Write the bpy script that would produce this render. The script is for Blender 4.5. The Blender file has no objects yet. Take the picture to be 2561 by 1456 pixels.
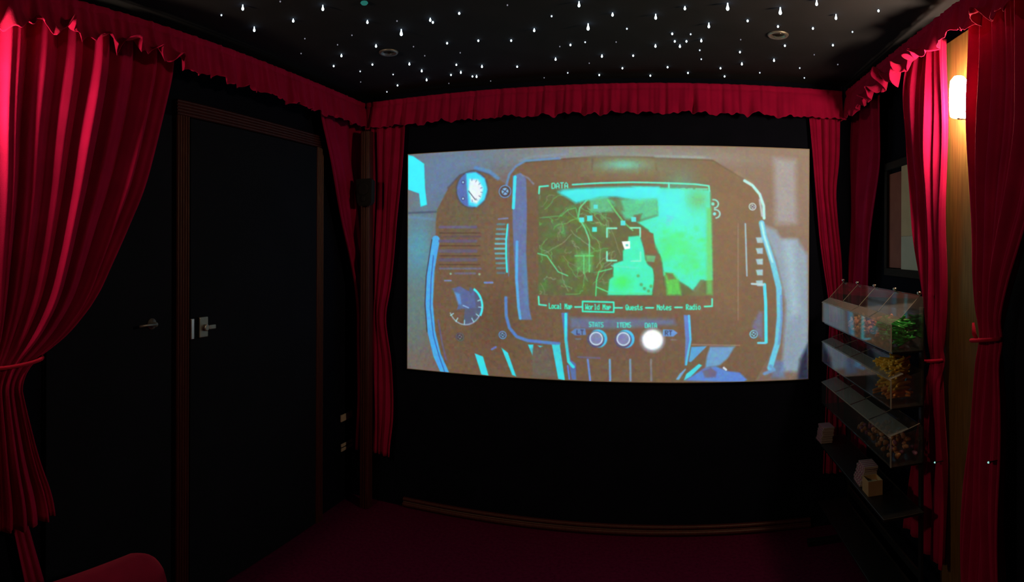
import bpy, bmesh, math, random
import numpy as np
from mathutils import Vector, Matrix

# ------------------------------------------------------------------ camera
F, X0, YH = 1450.0, 1662.0, 620.0      # panorama: pixels per radian, column of the front wall's normal, horizon row
W, H = 2561.0, 1456.0
EYE = Vector((0.0, 0.0, 1.5))
ROLL = 0.004
sc = bpy.context.scene
cd = bpy.data.cameras.new('camera')
cam = bpy.data.objects.new('camera', cd)
sc.collection.objects.link(cam)
sc.camera = cam
cd.type = 'PANO'
cd.panorama_type = 'CENTRAL_CYLINDRICAL'
cd.central_cylindrical_radius = 1.0
cd.central_cylindrical_range_u_min = -X0 / F
cd.central_cylindrical_range_u_max = (W - X0) / F
cd.central_cylindrical_range_v_min = -(H - YH) / F
cd.central_cylindrical_range_v_max = YH / F
cd.clip_start = 0.01
CAMR = Matrix.Rotation(math.pi / 2, 3, 'X') @ Matrix.Rotation(ROLL, 3, 'Z')
cam.matrix_world = Matrix.Translation(EYE) @ CAMR.to_4x4()

# ------------------------------------------------------------------ exposure and world
sc.view_settings.view_transform = 'Standard'
sc.view_settings.look = 'None'
sc.view_settings.gamma = 1.0
sc.view_settings.use_curve_mapping = False
sc.view_settings.exposure = 0.0
world = bpy.data.worlds.new('world')
sc.world = world
world.use_nodes = True
world.node_tree.nodes['Background'].inputs[0].default_value = (0.004, 0.004, 0.01, 1)
world.node_tree.nodes['Background'].inputs[1].default_value = 0.2
sc.cycles.use_denoising = True
sc.cycles.max_bounces = 6
sc.cycles.transparent_max_bounces = 24
sc.cycles.sample_clamp_indirect = 4.0

LAMP_R = 240.0       # radiance of the wall lamps' frosted shades
LAMP_L = 210.0
PICSUB = (0.012, 0.006, 0.002)   # what the lamps add to the white screen is not in the projected picture

# ------------------------------------------------------------------ room measures
XL, XR, YF, YB, ZC = -1.80, 1.07, 3.02, -1.6, 2.385
VL, VR, VF = -1.685, 0.955, 2.945       # planes of the valances
PI = math.pi
rnd = random.Random(7)


def ray(px, py):
    th = (px - X0) / F
    v = -(py - YH) / F
    return CAMR @ Vector((math.sin(th), v, -math.cos(th)))


def at(px, py, x=None, y=None, z=None):
    d = ray(px, py)
    if x is not None:
        k = x / d.x
    elif y is not None:
        k = y / d.y
    else:
        k = (z - EYE.z) / d.z
    return EYE + d * k


# ------------------------------------------------------------------ tagging and linking
def tag(o, label=None, cat=None, group=None, kind=None):
    if label: o['label'] = label
    if cat: o['category'] = cat
    if group: o['group'] = group
    if kind: o['kind'] = kind
    return o


def empty(name, loc, label=None, cat=None, group=None, rz=0.0):
    o = bpy.data.objects.new(name, None)
    o.empty_display_size = 0.05
    o.location = loc
    o.rotation_euler = (0, 0, rz)
    sc.collection.objects.link(o)
    return tag(o, label, cat, group)


def link(name, me, mats, parent=None, smooth=False, loc=None):
    if not isinstance(mats, (list, tuple)):
        mats = [mats]
    for m in mats:
        me.materials.append(m)
    if smooth:
        me.polygons.foreach_set('use_smooth', [True] * len(me.polygons))
    o = bpy.data.objects.new(name, me)
    sc.collection.objects.link(o)
    if parent is not None:
        o.parent = parent          # parts are written in the thing's own coordinates
    if loc is not None:
        o.location = loc
    return o


def from_bm(name, bm, mats, parent=None, smooth=False, loc=None):
    bmesh.ops.recalc_face_normals(bm, faces=bm.faces)
    me = bpy.data.meshes.new(name)
    bm.to_mesh(me)
    bm.free()
    return link(name, me, mats, parent, smooth, loc)


def box(bm, x0, x1, y0, y1, z0, z1, bev=0.0, seg=2, mi=0):
    vs = [bm.verts.new(p) for p in ((x0, y0, z0), (x1, y0, z0), (x1, y1, z0), (x0, y1, z0), (x0, y0, z1), (x1, y0, z1), (x1, y1, z1), (x0, y1, z1))]
    fs = [bm.faces.new([vs[i] for i in q]) for q in ((0, 3, 2, 1), (4, 5, 6, 7), (0, 1, 5, 4), (1, 2, 6, 5), (2, 3, 7, 6), (3, 0, 4, 7))]
    for f in fs: f.material_index = mi
    if bev > 0:
        es = list({e for f in fs for e in f.edges})
        r = bmesh.ops.bevel(bm, geom=es, offset=bev, segments=seg, profile=0.5, affect='EDGES')
        for f in r['faces']: f.material_index = mi
    return vs


def lathe(bm, prof, cen=(0, 0, 0), axis='Z', n=24, mi=0):
    rings = []
    for r, h in prof:
        ring = []
        for i in range(n):
            a = 2 * PI * i / n
            c, s = r * math.cos(a), r * math.sin(a)
            p = (c, s, h) if axis == 'Z' else ((h, c, s) if axis == 'X' else (c, h, s))
            ring.append(bm.verts.new((p[0] + cen[0], p[1] + cen[1], p[2] + cen[2])))
        rings.append(ring)
    for a, b in zip(rings, rings[1:]):
        for i in range(n):
            f = bm.faces.new((a[i], a[(i + 1) % n], b[(i + 1) % n], b[i]))
            f.material_index = mi
    for ring in (rings[0], rings[-1]):
        f = bm.faces.new(ring)
        f.material_index = mi


def tube(bm, pts, rad, n=8, mi=0):
    pts = [Vector(p) for p in pts]
    rings = []
    for i, p in enumerate(pts):
        t = (pts[min(i + 1, len(pts) - 1)] - pts[max(i - 1, 0)]).normalized()
        u = t.cross(Vector((0, 0, 1)))
        if u.length < 1e-3: u = t.cross(Vector((1, 0, 0)))
        u.normalize()
        w = t.cross(u)
        r = rad[i] if isinstance(rad, (list, tuple)) else rad
        rings.append([bm.verts.new(p + u * r * math.cos(2 * PI * k / n) + w * r * math.sin(2 * PI * k / n)) for k in range(n)])
    for a, b in zip(rings, rings[1:]):
        for k in range(n):
            f = bm.faces.new((a[k], a[(k + 1) % n], b[(k + 1) % n], b[k]))
            f.material_index = mi
    for ring in (rings[0], rings[-1]):
        bm.faces.new(ring).material_index = mi


def prism(bm, poly, axis, a0, a1, mi=0):
    """poly: 2-D outline; axis 'Y': (x,z) outline run along y from a0 to a1; 'X': (y,z) outline along x."""
    def P(q, a):
        return (q[0], a, q[1]) if axis == 'Y' else (a, q[0], q[1])
    A = [bm.verts.new(P(q, a0)) for q in poly]
    B = [bm.verts.new(P(q, a1)) for q in poly]
    n = len(poly)
    for i in range(n):
        bm.faces.new((A[i], A[(i + 1) % n], B[(i + 1) % n], B[i])).material_index = mi
    bm.faces.new(A).material_index = mi
    bm.faces.new(B).material_index = mi


# ------------------------------------------------------------------ materials
def nt(name):
    m = bpy.data.materials.new(name)
    m.use_nodes = True
    t = m.node_tree
    return m, t, t.nodes['Principled BSDF'], t.nodes['Material Output']


def N(t, kind, **kw):
    n = t.nodes.new(kind)
    for k, v in kw.items():
        if hasattr(n, k): setattr(n, k, v)
        else: n.inputs[k].default_value = v
    return n


def mat(name, c1, c2=None, rough=0.8, scale=20.0, metal=0.0, bump=0.0, bscale=None, coat=0.0, stretch=None, spec=0.5):
    m, t, p, out = nt(name)
    tc = N(t, 'ShaderNodeTexCoord')
    mp = N(t, 'ShaderNodeMapping')
    if stretch: mp.inputs['Scale'].default_value = stretch
    t.links.new(tc.outputs['Object'], mp.inputs['Vector'])
    no = N(t, 'ShaderNodeTexNoise', Scale=scale, Detail=5.0)
    t.links.new(mp.outputs[0], no.inputs['Vector'])
    cr = N(t, 'ShaderNodeValToRGB')
    cr.color_ramp.elements[0].position = 0.3
    cr.color_ramp.elements[1].position = 0.7
    cr.color_ramp.elements[0].color = (*c1, 1)
    cr.color_ramp.elements[1].color = (*(c2 or c1), 1)
    t.links.new(no.outputs['Fac'], cr.inputs[0])
    t.links.new(cr.outputs[0], p.inputs['Base Color'])
    p.inputs['Roughness'].default_value = rough
    p.inputs['Metallic'].default_value = metal
    p.inputs['Coat Weight'].default_value = coat
    p.inputs['Specular IOR Level'].default_value = spec
    if bump:
        nb = N(t, 'ShaderNodeTexNoise', Scale=bscale or scale * 4, Detail=3.0)
        t.links.new(mp.outputs[0], nb.inputs['Vector'])
        b = N(t, 'ShaderNodeBump', Strength=bump, Distance=0.005)
        t.links.new(nb.outputs['Fac'], b.inputs['Height'])
        t.links.new(b.outputs[0], p.inputs['Normal'])
    return m


def fabric(name, c1, c2, trans=0.15, sheen=0.25):
    m = mat(name, c1, c2, rough=0.95, scale=9.0, bump=0.25, bscale=320, spec=0.1)
    t = m.node_tree
    p, out = t.nodes['Principled BSDF'], t.nodes['Material Output']
    p.inputs['Sheen Weight'].default_value = sheen
    p.inputs['Sheen Tint'].default_value = (1, 0.12, 0.25, 1)
    tr = N(t, 'ShaderNodeBsdfTranslucent')
    tr.inputs[0].default_value = (*c2, 1)
    mx = N(t, 'ShaderNodeMixShader')
    mx.inputs[0].default_value = trans
    t.links.new(p.outputs[0], mx.inputs[1])
    t.links.new(tr.outputs[0], mx.inputs[2])
    t.links.new(mx.outputs[0], out.inputs[0])
    return m


def glow(name, col, strength):
    m, t, p, out = nt(name)
    e = N(t, 'ShaderNodeEmission', Strength=strength)
    e.inputs[0].default_value = (*col, 1)
    t.links.new(e.outputs[0], out.inputs[0])
    return m


def acrylic(name, tint, haze=0.06, hazecol=(0.6, 0.62, 0.65), rough=0.05):
    m, t, p, out = nt(name)
    t.nodes.remove(p)
    tr = N(t, 'ShaderNodeBsdfTransparent')
    tr.inputs[0].default_value = (*tint, 1)
    gl = N(t, 'ShaderNodeBsdfGlossy', Roughness=rough)
    gl.inputs[0].default_value = (0.9, 0.9, 0.9, 1)
    lw = N(t, 'ShaderNodeLayerWeight', Blend=0.5)
    pw_ = N(t, 'ShaderNodeMath', operation='POWER')
    pw_.inputs[1].default_value = 4.0
    t.links.new(lw.outputs['Facing'], pw_.inputs[0])
    fr = N(t, 'ShaderNodeMath', operation='MULTIPLY_ADD')
    fr.inputs[1].default_value = 0.5
    fr.inputs[2].default_value = 0.03
    t.links.new(pw_.outputs[0], fr.inputs[0])
    m1 = N(t, 'ShaderNodeMixShader')
    t.links.new(fr.outputs[0], m1.inputs[0])
    t.links.new(tr.outputs[0], m1.inputs[1])
    t.links.new(gl.outputs[0], m1.inputs[2])
    df = N(t, 'ShaderNodeBsdfDiffuse')
    df.inputs[0].default_value = (*hazecol, 1)
    m2 = N(t, 'ShaderNodeMixShader')
    m2.inputs[0].default_value = haze
    t.links.new(m1.outputs[0], m2.inputs[1])
    t.links.new(df.outputs[0], m2.inputs[2])
    t.links.new(m2.outputs[0], out.inputs[0])
    return m


RED = fabric('red_velvet', (0.37, 0.004, 0.075), (0.48, 0.006, 0.10), 0.14)
RED_VAL = fabric('red_valance_cloth', (0.37, 0.004, 0.070), (0.48, 0.006, 0.09), 0.10)
RED_SEAT = fabric('red_upholstery', (0.13, 0.003, 0.03), (0.18, 0.004, 0.04), 0.0, 0.4)
BLACKWALL = mat('black_wall_paint', (0.004, 0.006, 0.015), (0.006, 0.008, 0.020), rough=0.95, scale=6, bump=0.15, bscale=150, spec=0.05)
BLACKFAB = mat('black_baffle_cloth', (0.004, 0.005, 0.010), (0.006, 0.007, 0.013), rough=0.95, scale=12, bump=0.15, bscale=300)
CEIL = mat('black_ceiling', (0.015, 0.018, 0.030), (0.020, 0.023, 0.038), rough=0.9, scale=5, bump=0.1, bscale=200, spec=0.2)
CARPET = mat('dark_red_carpet', (0.085, 0.004, 0.045), (0.14, 0.007, 0.07), rough=1.0, scale=60, bump=0.8, bscale=500, spec=0.05)
DOORM = mat('black_door_paint', (0.005, 0.008, 0.018), (0.007, 0.010, 0.023), rough=0.9, scale=4, spec=0.15, bump=0.1, bscale=60)
DARKWOOD = mat('dark_red_stained_wood', (0.045, 0.009, 0.010), (0.085, 0.017, 0.018), rough=0.5, scale=14, stretch=(8, 8, 0.6), bump=0.2)
GOLDWOOD = mat('golden_oak_panel', (0.12, 0.068, 0.020), (0.21, 0.128, 0.042), rough=0.5, scale=9, stretch=(14, 14, 0.7), bump=0.15)
CHROME = mat('brushed_steel', (0.62, 0.63, 0.68), (0.75, 0.75, 0.78), rough=0.25, metal=1.0, scale=30)
GREYMETAL = mat('dull_metal', (0.30, 0.31, 0.33), (0.36, 0.36, 0.38), rough=0.45, metal=0.8, scale=30)
BLACKPL = mat('black_plastic', (0.006, 0.006, 0.008), (0.009, 0.009, 0.012), rough=0.5, scale=30)
CREAM = mat('cream_card', (0.50, 0.47, 0.36), (0.58, 0.55, 0.44), rough=0.7, scale=12)
ICEBLUE = mat('pale_blue_card', (0.45, 0.56, 0.60), (0.52, 0.62, 0.66), rough=0.7, scale=12)
MAROONP = mat('maroon_card', (0.20, 0.06, 0.06), (0.26, 0.09, 0.08), rough=0.7, scale=12)
PALEPL = mat('pale_plastic', (0.62, 0.55, 0.52), (0.68, 0.60, 0.56), rough=0.4, scale=12)
ROPE = fabric('red_tieback_cord', (0.40, 0.008, 0.05), (0.50, 0.012, 0.06), 0.05)
CLEAR = acrylic('clear_acrylic', (0.95, 0.955, 0.96), 0.015)
EDGE = acrylic('acrylic_cut_edge', (0.8, 0.8, 0.8), 0.32, (0.75, 0.72, 0.68))
FROST = acrylic('frosted_acrylic_flap', (0.8, 0.81, 0.83), 0.20, (0.62, 0.64, 0.68), 0.12)
STANDM = mat('black_steel_stand', (0.012, 0.012, 0.015), (0.02, 0.02, 0.024), rough=0.4, metal=0.3, scale=20)
CANDY = dict(
    green=mat('green_jelly', (0.01, 0.34, 0.045), (0.04, 0.58, 0.09), rough=0.25, scale=30, coat=0.4),
    yellow=mat('yellow_sugar_jelly', (0.75, 0.50, 0.06), (0.85, 0.66, 0.14), rough=0.6, scale=60, bump=0.3),
    orange=mat('orange_sugar_jelly', (0.75, 0.25, 0.06), (0.8, 0.36, 0.12), rough=0.6, scale=60, bump=0.3),
    pink=mat('pink_foam_candy', (0.66, 0.24, 0.22), (0.80, 0.36, 0.32), rough=0.6, scale=40),
    peach=mat('peach_foam_candy', (0.62, 0.32, 0.18), (0.74, 0.42, 0.26), rough=0.6, scale=40),
    brown=mat('brown_cola_candy', (0.36, 0.15, 0.06), (0.50, 0.24, 0.09), rough=0.35, scale=40),
    purple=mat('purple_candy', (0.25, 0.09, 0.22), (0.36, 0.14, 0.30), rough=0.4, scale=40),
)

# ------------------------------------------------------------------ setting
def slab(name, x0, x1, y0, y1, z0, z1, m):
    bm = bmesh.new()
    box(bm, x0, x1, y0, y1, z0, z1)
    return tag(from_bm(name, bm, m), kind='structure')


T = 0.1
slab('floor', XL - T, XR + T, YB - T, YF + T, -0.1, 0.0, CARPET)
slab('ceiling', XL - T, XR + T, YB - T, YF + T, ZC, ZC + 0.1, CEIL)
slab('wall_front', XL, XR, YF, YF + T, 0, ZC, BLACKWALL)
slab('wall_left', XL - T, XL, YB, YF + T, 0, ZC, BLACKWALL)
slab('wall_right', XR, XR + T, YB, YF + T, 0, ZC, BLACKWALL)
slab('wall_back', XL, XR, YB - T, YB, 0, ZC, BLACKWALL)


def strip_profile(name, poly, axis, a0, a1, m):
    bm = bmesh.new()
    prism(bm, poly, axis, a0, a1)
    return tag(from_bm(name, bm, m), kind='structure')


# small double bead along the foot of the screen wall
q = []
for k in range(7):
    a = PI * k / 6
    q.append((YF - 0.008 - 0.010 * math.sin(a), 0.046 + 0.010 * math.cos(a)))
for k in range(7):
    a = PI * k / 6
    q.append((YF - 0.012 - 0.012 * math.sin(a), 0.018 + 0.012 * math.cos(a)))
strip_profile('baseboard_front', [(YF, 0.056)] + q + [(YF - 0.012, 0.0), (YF, 0.0)], 'X', -1.45, 0.78, DARKWOOD)

# ---- door in the left wall with reeded casing
dy0, dy1 = at(462, 800, x=XL).y, at(778, 800, x=XL).y
dzt = at(620, 333, x=XL).z
bm = bmesh.new()
box(bm, XL, XL + 0.035, dy0, dy1, 0.006, dzt, 0.003)
door = tag(from_bm('door_1', bm, DOORM), kind='structure')
# lock and lever at the latch side
L0 = at(478, 822, x=XL + 0.036)
L1 = at(503, 822, x=XL + 0.036)
ly, lz = L0.y, L0.z
bm = bmesh.new()
box(bm, XL + 0.035, XL + 0.047, ly - 0.010, ly + 0.010, lz - 0.045, lz + 0.042, 0.003)
from_bm('strike_plate', bm, CHROME, door)
bm = bmesh.new()
yy = L1.y
box(bm, XL + 0.035, XL + 0.052, yy - 0.024, yy + 0.028, lz - 0.042, lz + 0.045, 0.004)
lathe(bm, [(0.014, 0.052), (0.014, 0.066), (0.010, 0.068)], (XL, yy + 0.006, lz), 'X', 20)
lock = from_bm('lock_case', bm, GREYMETAL, door)
bm = bmesh.new()
box(bm, XL + 0.0521, XL + 0.066, yy + 0.020, yy + 0.062, lz - 0.010, lz + 0.010, 0.004)
from_bm('thumb_turn', bm, GREYMETAL, lock)


def casing(name, y0, y1, z0, z1, vertical=True):
    """reeded board on the left wall"""
    n = 5
    pts = []
    wd = (y1 - y0) if vertical else (z1 - z0)
    a = y0 if vertical else z0
    pts.append((XL, a))
    for k in range(n):
        for j in range(5):
            s = (k + j / 4) / n
            pts.append((XL + 0.030 + 0.008 * math.sin(PI * j / 4), a + wd * s))
    pts.append((XL, a + wd))
    bm = bmesh.new()
    if vertical:
        A = [bm.verts.new((p[0], p[1], z0)) for p in pts]
        B = [bm.verts.new((p[0], p[1], z1)) for p in pts]
    else:
        A = [bm.verts.new((p[0], y0, p[1])) for p in pts]
        B = [bm.verts.new((p[0], y1, p[1])) for p in pts]
    k = len(pts)
    for i in range(k):
        bm.faces.new((A[i], A[(i + 1) % k], B[(i + 1) % k], B[i]))
    bm.faces.new(A)
    bm.faces.new(B)
    return tag(from_bm(name, bm, DARKWOOD), kind='structure')


jw = 0.075
casing('trim_1', dy0 - jw, dy0 - 0.004, 0, dzt + 0.004, True)
casing('trim_2', dy1 + 0.004, dy1 + jw * 0.9, 0, dzt + 0.004, True)
casing('trim_3', dy0 - jw, dy1 + jw * 0.9, dzt + 0.006, dzt + 0.07, False)

# second dark door panel nearer the camera, with its lever handle
by0, by1 = 0.98, dy0 - jw - 0.02
bm = bmesh.new()
box(bm, XL, XL + 0.025, by0, by1, 0.006, dzt, 0.003)
door2 = tag(from_bm('door_2', bm, DOORM), kind='structure')
h0 = at(392, 811, x=XL + 0.06)
h1 = at(350, 815, x=XL + 0.06)
bm = bmesh.new()
lathe(bm, [(0.022, 0.025), (0.022, 0.032), (0.009, 0.034), (0.009, 0.058)], (XL, h0.y, h0.z - 0.002), 'X', 20)
tube(bm, [(XL + 0.055, h0.y, h0.z - 0.002), (XL + 0.057, (h0.y + h1.y) / 2, h0.z - 0.001), (XL + 0.055, h1.y, h0.z - 0.003)], [0.006, 0.005, 0.006])
from_bm('lever_handle', bm, GREYMETAL, door2, True)

# gilded oak boards behind the two wall lamps
sy0, sy1 = at(2436, 600, x=XR - 0.02).y - 0.12, at(2362, 600, x=XR - 0.02).y + 0.03
bm = bmesh.new()
box(bm, XR - 0.02, XR, sy0, sy1, 0, 2.30, 0.004)
tag(from_bm('trim_4', bm, GOLDWOOD), kind='structure')
bm = bmesh.new()
box(bm, XL, XL + 0.02, 0.44, 0.66, 0, 2.30, 0.004)
tag(from_bm('trim_5', bm, GOLDWOOD), kind='structure')
# wooden corner post in the left front corner
cp = at(921, 700, y=2.93)
bm = bmesh.new()
box(bm, cp.x - 0.030, cp.x + 0.028, 2.885, 2.940, 0, 2.165, 0.006)
for k in (-1, 0, 1):
    box(bm, cp.x + k * 0.016 - 0.005, cp.x + k * 0.016 + 0.004, 2.879, 2.8855, 0.0, 2.16, 0.002)
tag(from_bm('trim_6', bm, DARKWOOD), kind='structure')

# ------------------------------------------------------------------ lamps
def wall_lamp(side, y, z, label, strength, arm=0.058):
    sgn = 1 if side == 'r' else -1
    xw = (XR - 0.02) if side == 'r' else (XL + 0.02)
    c = -sgn * arm
    t = empty('wall_lamp', (xw, y, z), label, 'lamp')
    bm = bmesh.new()
    box(bm, min(0, -sgn * 0.010), max(0, -sgn * 0.010), -0.022, 0.022, -0.045, 0.045, 0.003)
    from_bm('backplate', bm, CHROME, t, True)
    bm = bmesh.new()
    tube(bm, [(-sgn * 0.010, 0, -0.020), (c * 0.5, 0, -0.020)], 0.006)
    lathe(bm, [(0.005, -0.072), (0.007, -0.068), (0.007, -0.064)], (c, 0, 0), 'Z', 24)
    tube(bm, [(c * 0.5, 0, -0.020), (c * 0.5, 0, -0.068), (c, 0, -0.069)], 0.004)
    from_bm('arm', bm, CHROME, t, True)
    bm = bmesh.new()
    lathe(bm, [(0.028, -0.063), (0.031, -0.060), (0.034, -0.03), (0.034, 0.03), (0.031, 0.062), (0.018, 0.078), (0.005, 0.082)], (c, 0, 0), 'Z', 24)
    from_bm('lamp_shade', bm, glow('lit_frosted_shade', (1.0, 0.66, 0.34), strength), t, True)
    return t


lp = at(2398, 248, x=XR - 0.078)
wall_lamp('r', lp.y, lp.z, 'glowing frosted wall lamp on the golden wood strip between two red curtains', LAMP_R)
wall_lamp('l', 0.56, 2.00, 'lit wall lamp near the left edge beside the large swept red curtain', LAMP_L, 0.072)

# ------------------------------------------------------------------ cloth
def smooth(x):
    x = max(0.0, min(1.0, x))
    return x * x * (3 - 2 * x)


class Wave:
    """smooth irregular function of one variable"""
    def __init__(self, seed, fs, amps):
        r = random.Random(seed)
        self.k = [(f, a, r.random() * 2 * PI) for f, a in zip(fs, amps)]

    def __call__(self, x):
        return sum(a * math.sin(2 * PI * f * x + p) for f, a, p in self.k)


def grid_mesh(name, P, mats, parent=None, thick=0.003):
    nr, nc = len(P), len(P[0])
    vs = [tuple(p) for row in P for p in row]
    fs = [(i * nc + j, i * nc + j + 1, (i + 1) * nc + j + 1, (i + 1) * nc + j) for i in range(nr - 1) for j in range(nc - 1)]
    me = bpy.data.meshes.new(name)
    me.from_pydata(vs, [], fs)
    o = link(name, me, mats, parent, True)
    if thick:
        md = o.modifiers.new('thickness', 'SOLIDIFY')
        md.thickness = thick
        md.offset = 0
    return o


def curtain(wall, plane, L, R, ztop, zbl, zbr, nf, seed, amp, label, cat='curtain', tie=None, group=None, name='curtain', jit=0.10, cols=None, gather=0.45, tail=None, drift=0.0, slant=0.0):
    """L, R: the two hem lines as photo points on the wall-parallel plane; tie: height of the tieback."""
    side = wall in 'LR'
    out = {'L': Vector((1, 0, 0)), 'R': Vector((-1, 0, 0)), 'F': Vector((0, -1, 0))}[wall]

    def conv(T_):
        r = []
        for (px, py) in T_:
            w = at(px, py, x=plane) if side else at(px, py, y=plane)
            r.append((w.z, w.y if side else w.x))
        r.sort()
        return [k[0] for k in r], [k[1] for k in r]
    Lz, La = conv(L)
    Rz, Ra = conv(R)

    def sm(z, zs, as_):
        return sum(np.interp(z + d, zs, as_) * w for d, w in ((-0.05, .2), (-0.025, .2), (0, .2), (0.025, .2), (0.05, .2)))
    wtop = abs(sm(ztop, Rz, Ra) - sm(ztop, Lz, La))
    wv = Wave(seed, (0.7, 1.3, 2.3), (jit, jit * 0.7, jit * 0.3))
    av = Wave(seed + 1, (1.1, 2.7, 4.1), (0.25, 0.2, 0.12))
    fine = Wave(seed + 2, (nf * 2.3, nf * 3.7), (0.10, 0.05))
    nc = cols or nf * 22
    nr = 90
    P = []
    for i in range(nr + 1):
        t = i / nr
        row = []
        for j in range(nc + 1):
            s = j / nc
            z = ztop + ((zbl + (zbr - zbl) * s) - ztop) * t
            aL, aR = sm(z, Lz, La), sm(z, Rz, Ra)
            w = abs(aR - aL)
            rel = w / max(wtop, 1e-4)
            ph = nf * (s + 0.35 * wv(s) / nf * 2 + drift * t * math.sin(PI * s))
            rid = abs(math.cos(PI * ph)) ** 0.75
            rid = rid * (0.74 + 0.6 * av(s)) + fine(s) * 0.5
            am = amp * (0.35 + 0.65 * min(1.0, rel / 0.5) ** 0.8)
            bulge = 0.03 * (1 - min(1.0, rel)) * math.sqrt(max(0.0, 1 - (2 * s - 1) ** 2))
            if tie is not None:
                pin = math.exp(-((z - tie) / 0.05) ** 2)
                am *= 1 - 0.55 * pin
                bulge += 0.012 * pin * math.sqrt(max(0.0, 1 - (2 * s - 1) ** 2))
            o = slant * (1 - s) * smooth((z - 1.1) / 0.5) + am * rid + bulge + 0.006 * math.sin(9 * z + 6 * s + seed)
            a = aL + (aR - aL) * s
            base = Vector((plane, a, z)) if side else Vector((a, plane, z))
            row.append(base + out * (o - amp * 0.5))
        P.append(row)
    t_ = empty(name, P[-1][nc // 2], label, cat, group)
    org = Vector(t_.location)
    P = [[p - org for p in row] for row in P]
    grid_mesh('cloth', P, RED, t_)
    if tie is not None:
        aL, aR = sm(tie, Lz, La), sm(tie, Rz, Ra)
        c = (aL + aR) / 2
        hw = abs(aR - aL) / 2 + 0.006
        bm = bmesh.new()
        pts = []
        for k in range(25):
            an = 2 * PI * k / 24
            a = c + hw * math.cos(an)
            o = 0.012 + (amp * 0.42 + 0.026) * math.sin(an) * (1 if math.sin(an) > 0 else 0.35)
            z = tie + 0.010 * math.cos(an) * (1 if wall != 'R' else -1)
            base = Vector((plane, a, z)) if side else Vector((a, plane, z))
            pts.append(base + out * (o) - org)
        tube(bm, pts, 0.0065, 8)
        # loose end of the cord standing up by the wall hook
        e = pts[12 if wall != 'F' else 0]
        if wall == 'R': e = pts[0]
        tube(bm, [e, e + Vector((0, 0, 0.02)) + out * 0.012, e + Vector((0, 0.012, 0.055)) + out * 0.008], [0.006, 0.008, 0.004], 8)
        from_bm('tieback', bm, ROPE, t_, True)
    return t_


ZTOP = 2.30
# the wide swept curtain on the left wall
swept = curtain('L', -1.735,
        [(-52, 20), (-52, 300), (-50, 600), (-44, 820), (-40, 925), (-50, 1050), (-75, 1250), (-80, 1400)],
        [(432, 100), (430, 185), (412, 262), (352, 480), (300, 610), (240, 742), (152, 852), (66, 922), (46, 936), (58, 1000), (98, 1150), (132, 1245), (136, 1310), (136, 1400)],
        ZTOP, 0.545, 0.575, 7, 11, 0.065, 'wide red velvet curtain swept left to a tieback, beside the dark door',
        tie=1.115, group='red velvet curtains', cols=230)
# a second layer showing below its hem
bm_rows = []
for i in range(30):
    t = i / 29
    z0 = at(25, 1290, x=-1.77)
    row = []
    for j in range(24):
        s = j / 23
        l = at(22 + 40 * t, 1290 + 190 * t, x=-1.77)
        r = at(62 + 54 * t, 1290 + 190 * t, x=-1.77)
        p = l.lerp(r, s)
        p.x += 0.012 * abs(math.cos(2.5 * PI * s)) + 0.005
        row.append(p - Vector(swept.location))
    bm_rows.append(row)
grid_mesh('lining', bm_rows, RED, swept)

# pair of curtains meeting in the left front corner
curtain('L', -1.735,
        [(795, 270), (800, 310), (830, 450), (860, 600), (882, 715), (893, 790), (893, 900), (890, 1000), (889, 1120)],
        [(921, 270), (918, 450), (921, 600), (924, 715), (925, 790), (926, 900), (925, 1000), (924, 1120)],
        2.22, 0.30, 0.30, 4, 21, 0.045, 'tapering red curtain on the left wall, left of the small black speaker',
        group='red velvet curtains', gather=0.3)
curtain('F', 2.980,
        [(930, 270), (934, 450), (934, 600), (930, 715), (928, 790), (928, 900), (928, 1000), (928, 1120)],
        [(1017, 290), (1014, 330), (1003, 480), (990, 620), (978, 720), (966, 790), (972, 835), (982, 900), (985, 1000), (984, 1060), (977, 1120)],
        2.22, 0.30, 0.29, 4, 31, 0.035, 'narrow red curtain between the small black speaker and the left edge of the screen',
        group='red velvet curtains')
# right of the screen
curtain('F', 2.980,
        [(2021, 270), (2026, 320), (2036, 450), (2050, 600), (2062, 690), (2070, 740), (2074, 800), (2070, 900), (2060, 1100), (2056, 1250)],
        [(2102, 270), (2098, 400), (2089, 480), (2096, 560), (2104, 640), (2106, 740), (2106, 800), (2108, 900), (2114, 1100), (2118, 1250)],
        2.24, 0.30, 0.30, 4, 41, 0.034, 'red curtain at the right edge of the screen',
        group='red velvet curtains')
# dim one on the right wall near the corner
curtain('R', 1.014,
        [(2116, 250), (2116, 500), (2122, 700), (2128, 900), (2124, 1200)],
        [(2204, 250), (2200, 400), (2188, 500), (2176, 640), (2168, 760), (2162, 900), (2166, 1200)],
        2.24, 0.30, 0.30, 4, 51, 0.045, 'dim dark red curtain on the right wall, behind the sweet stand',
        group='red velvet curtains')
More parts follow.
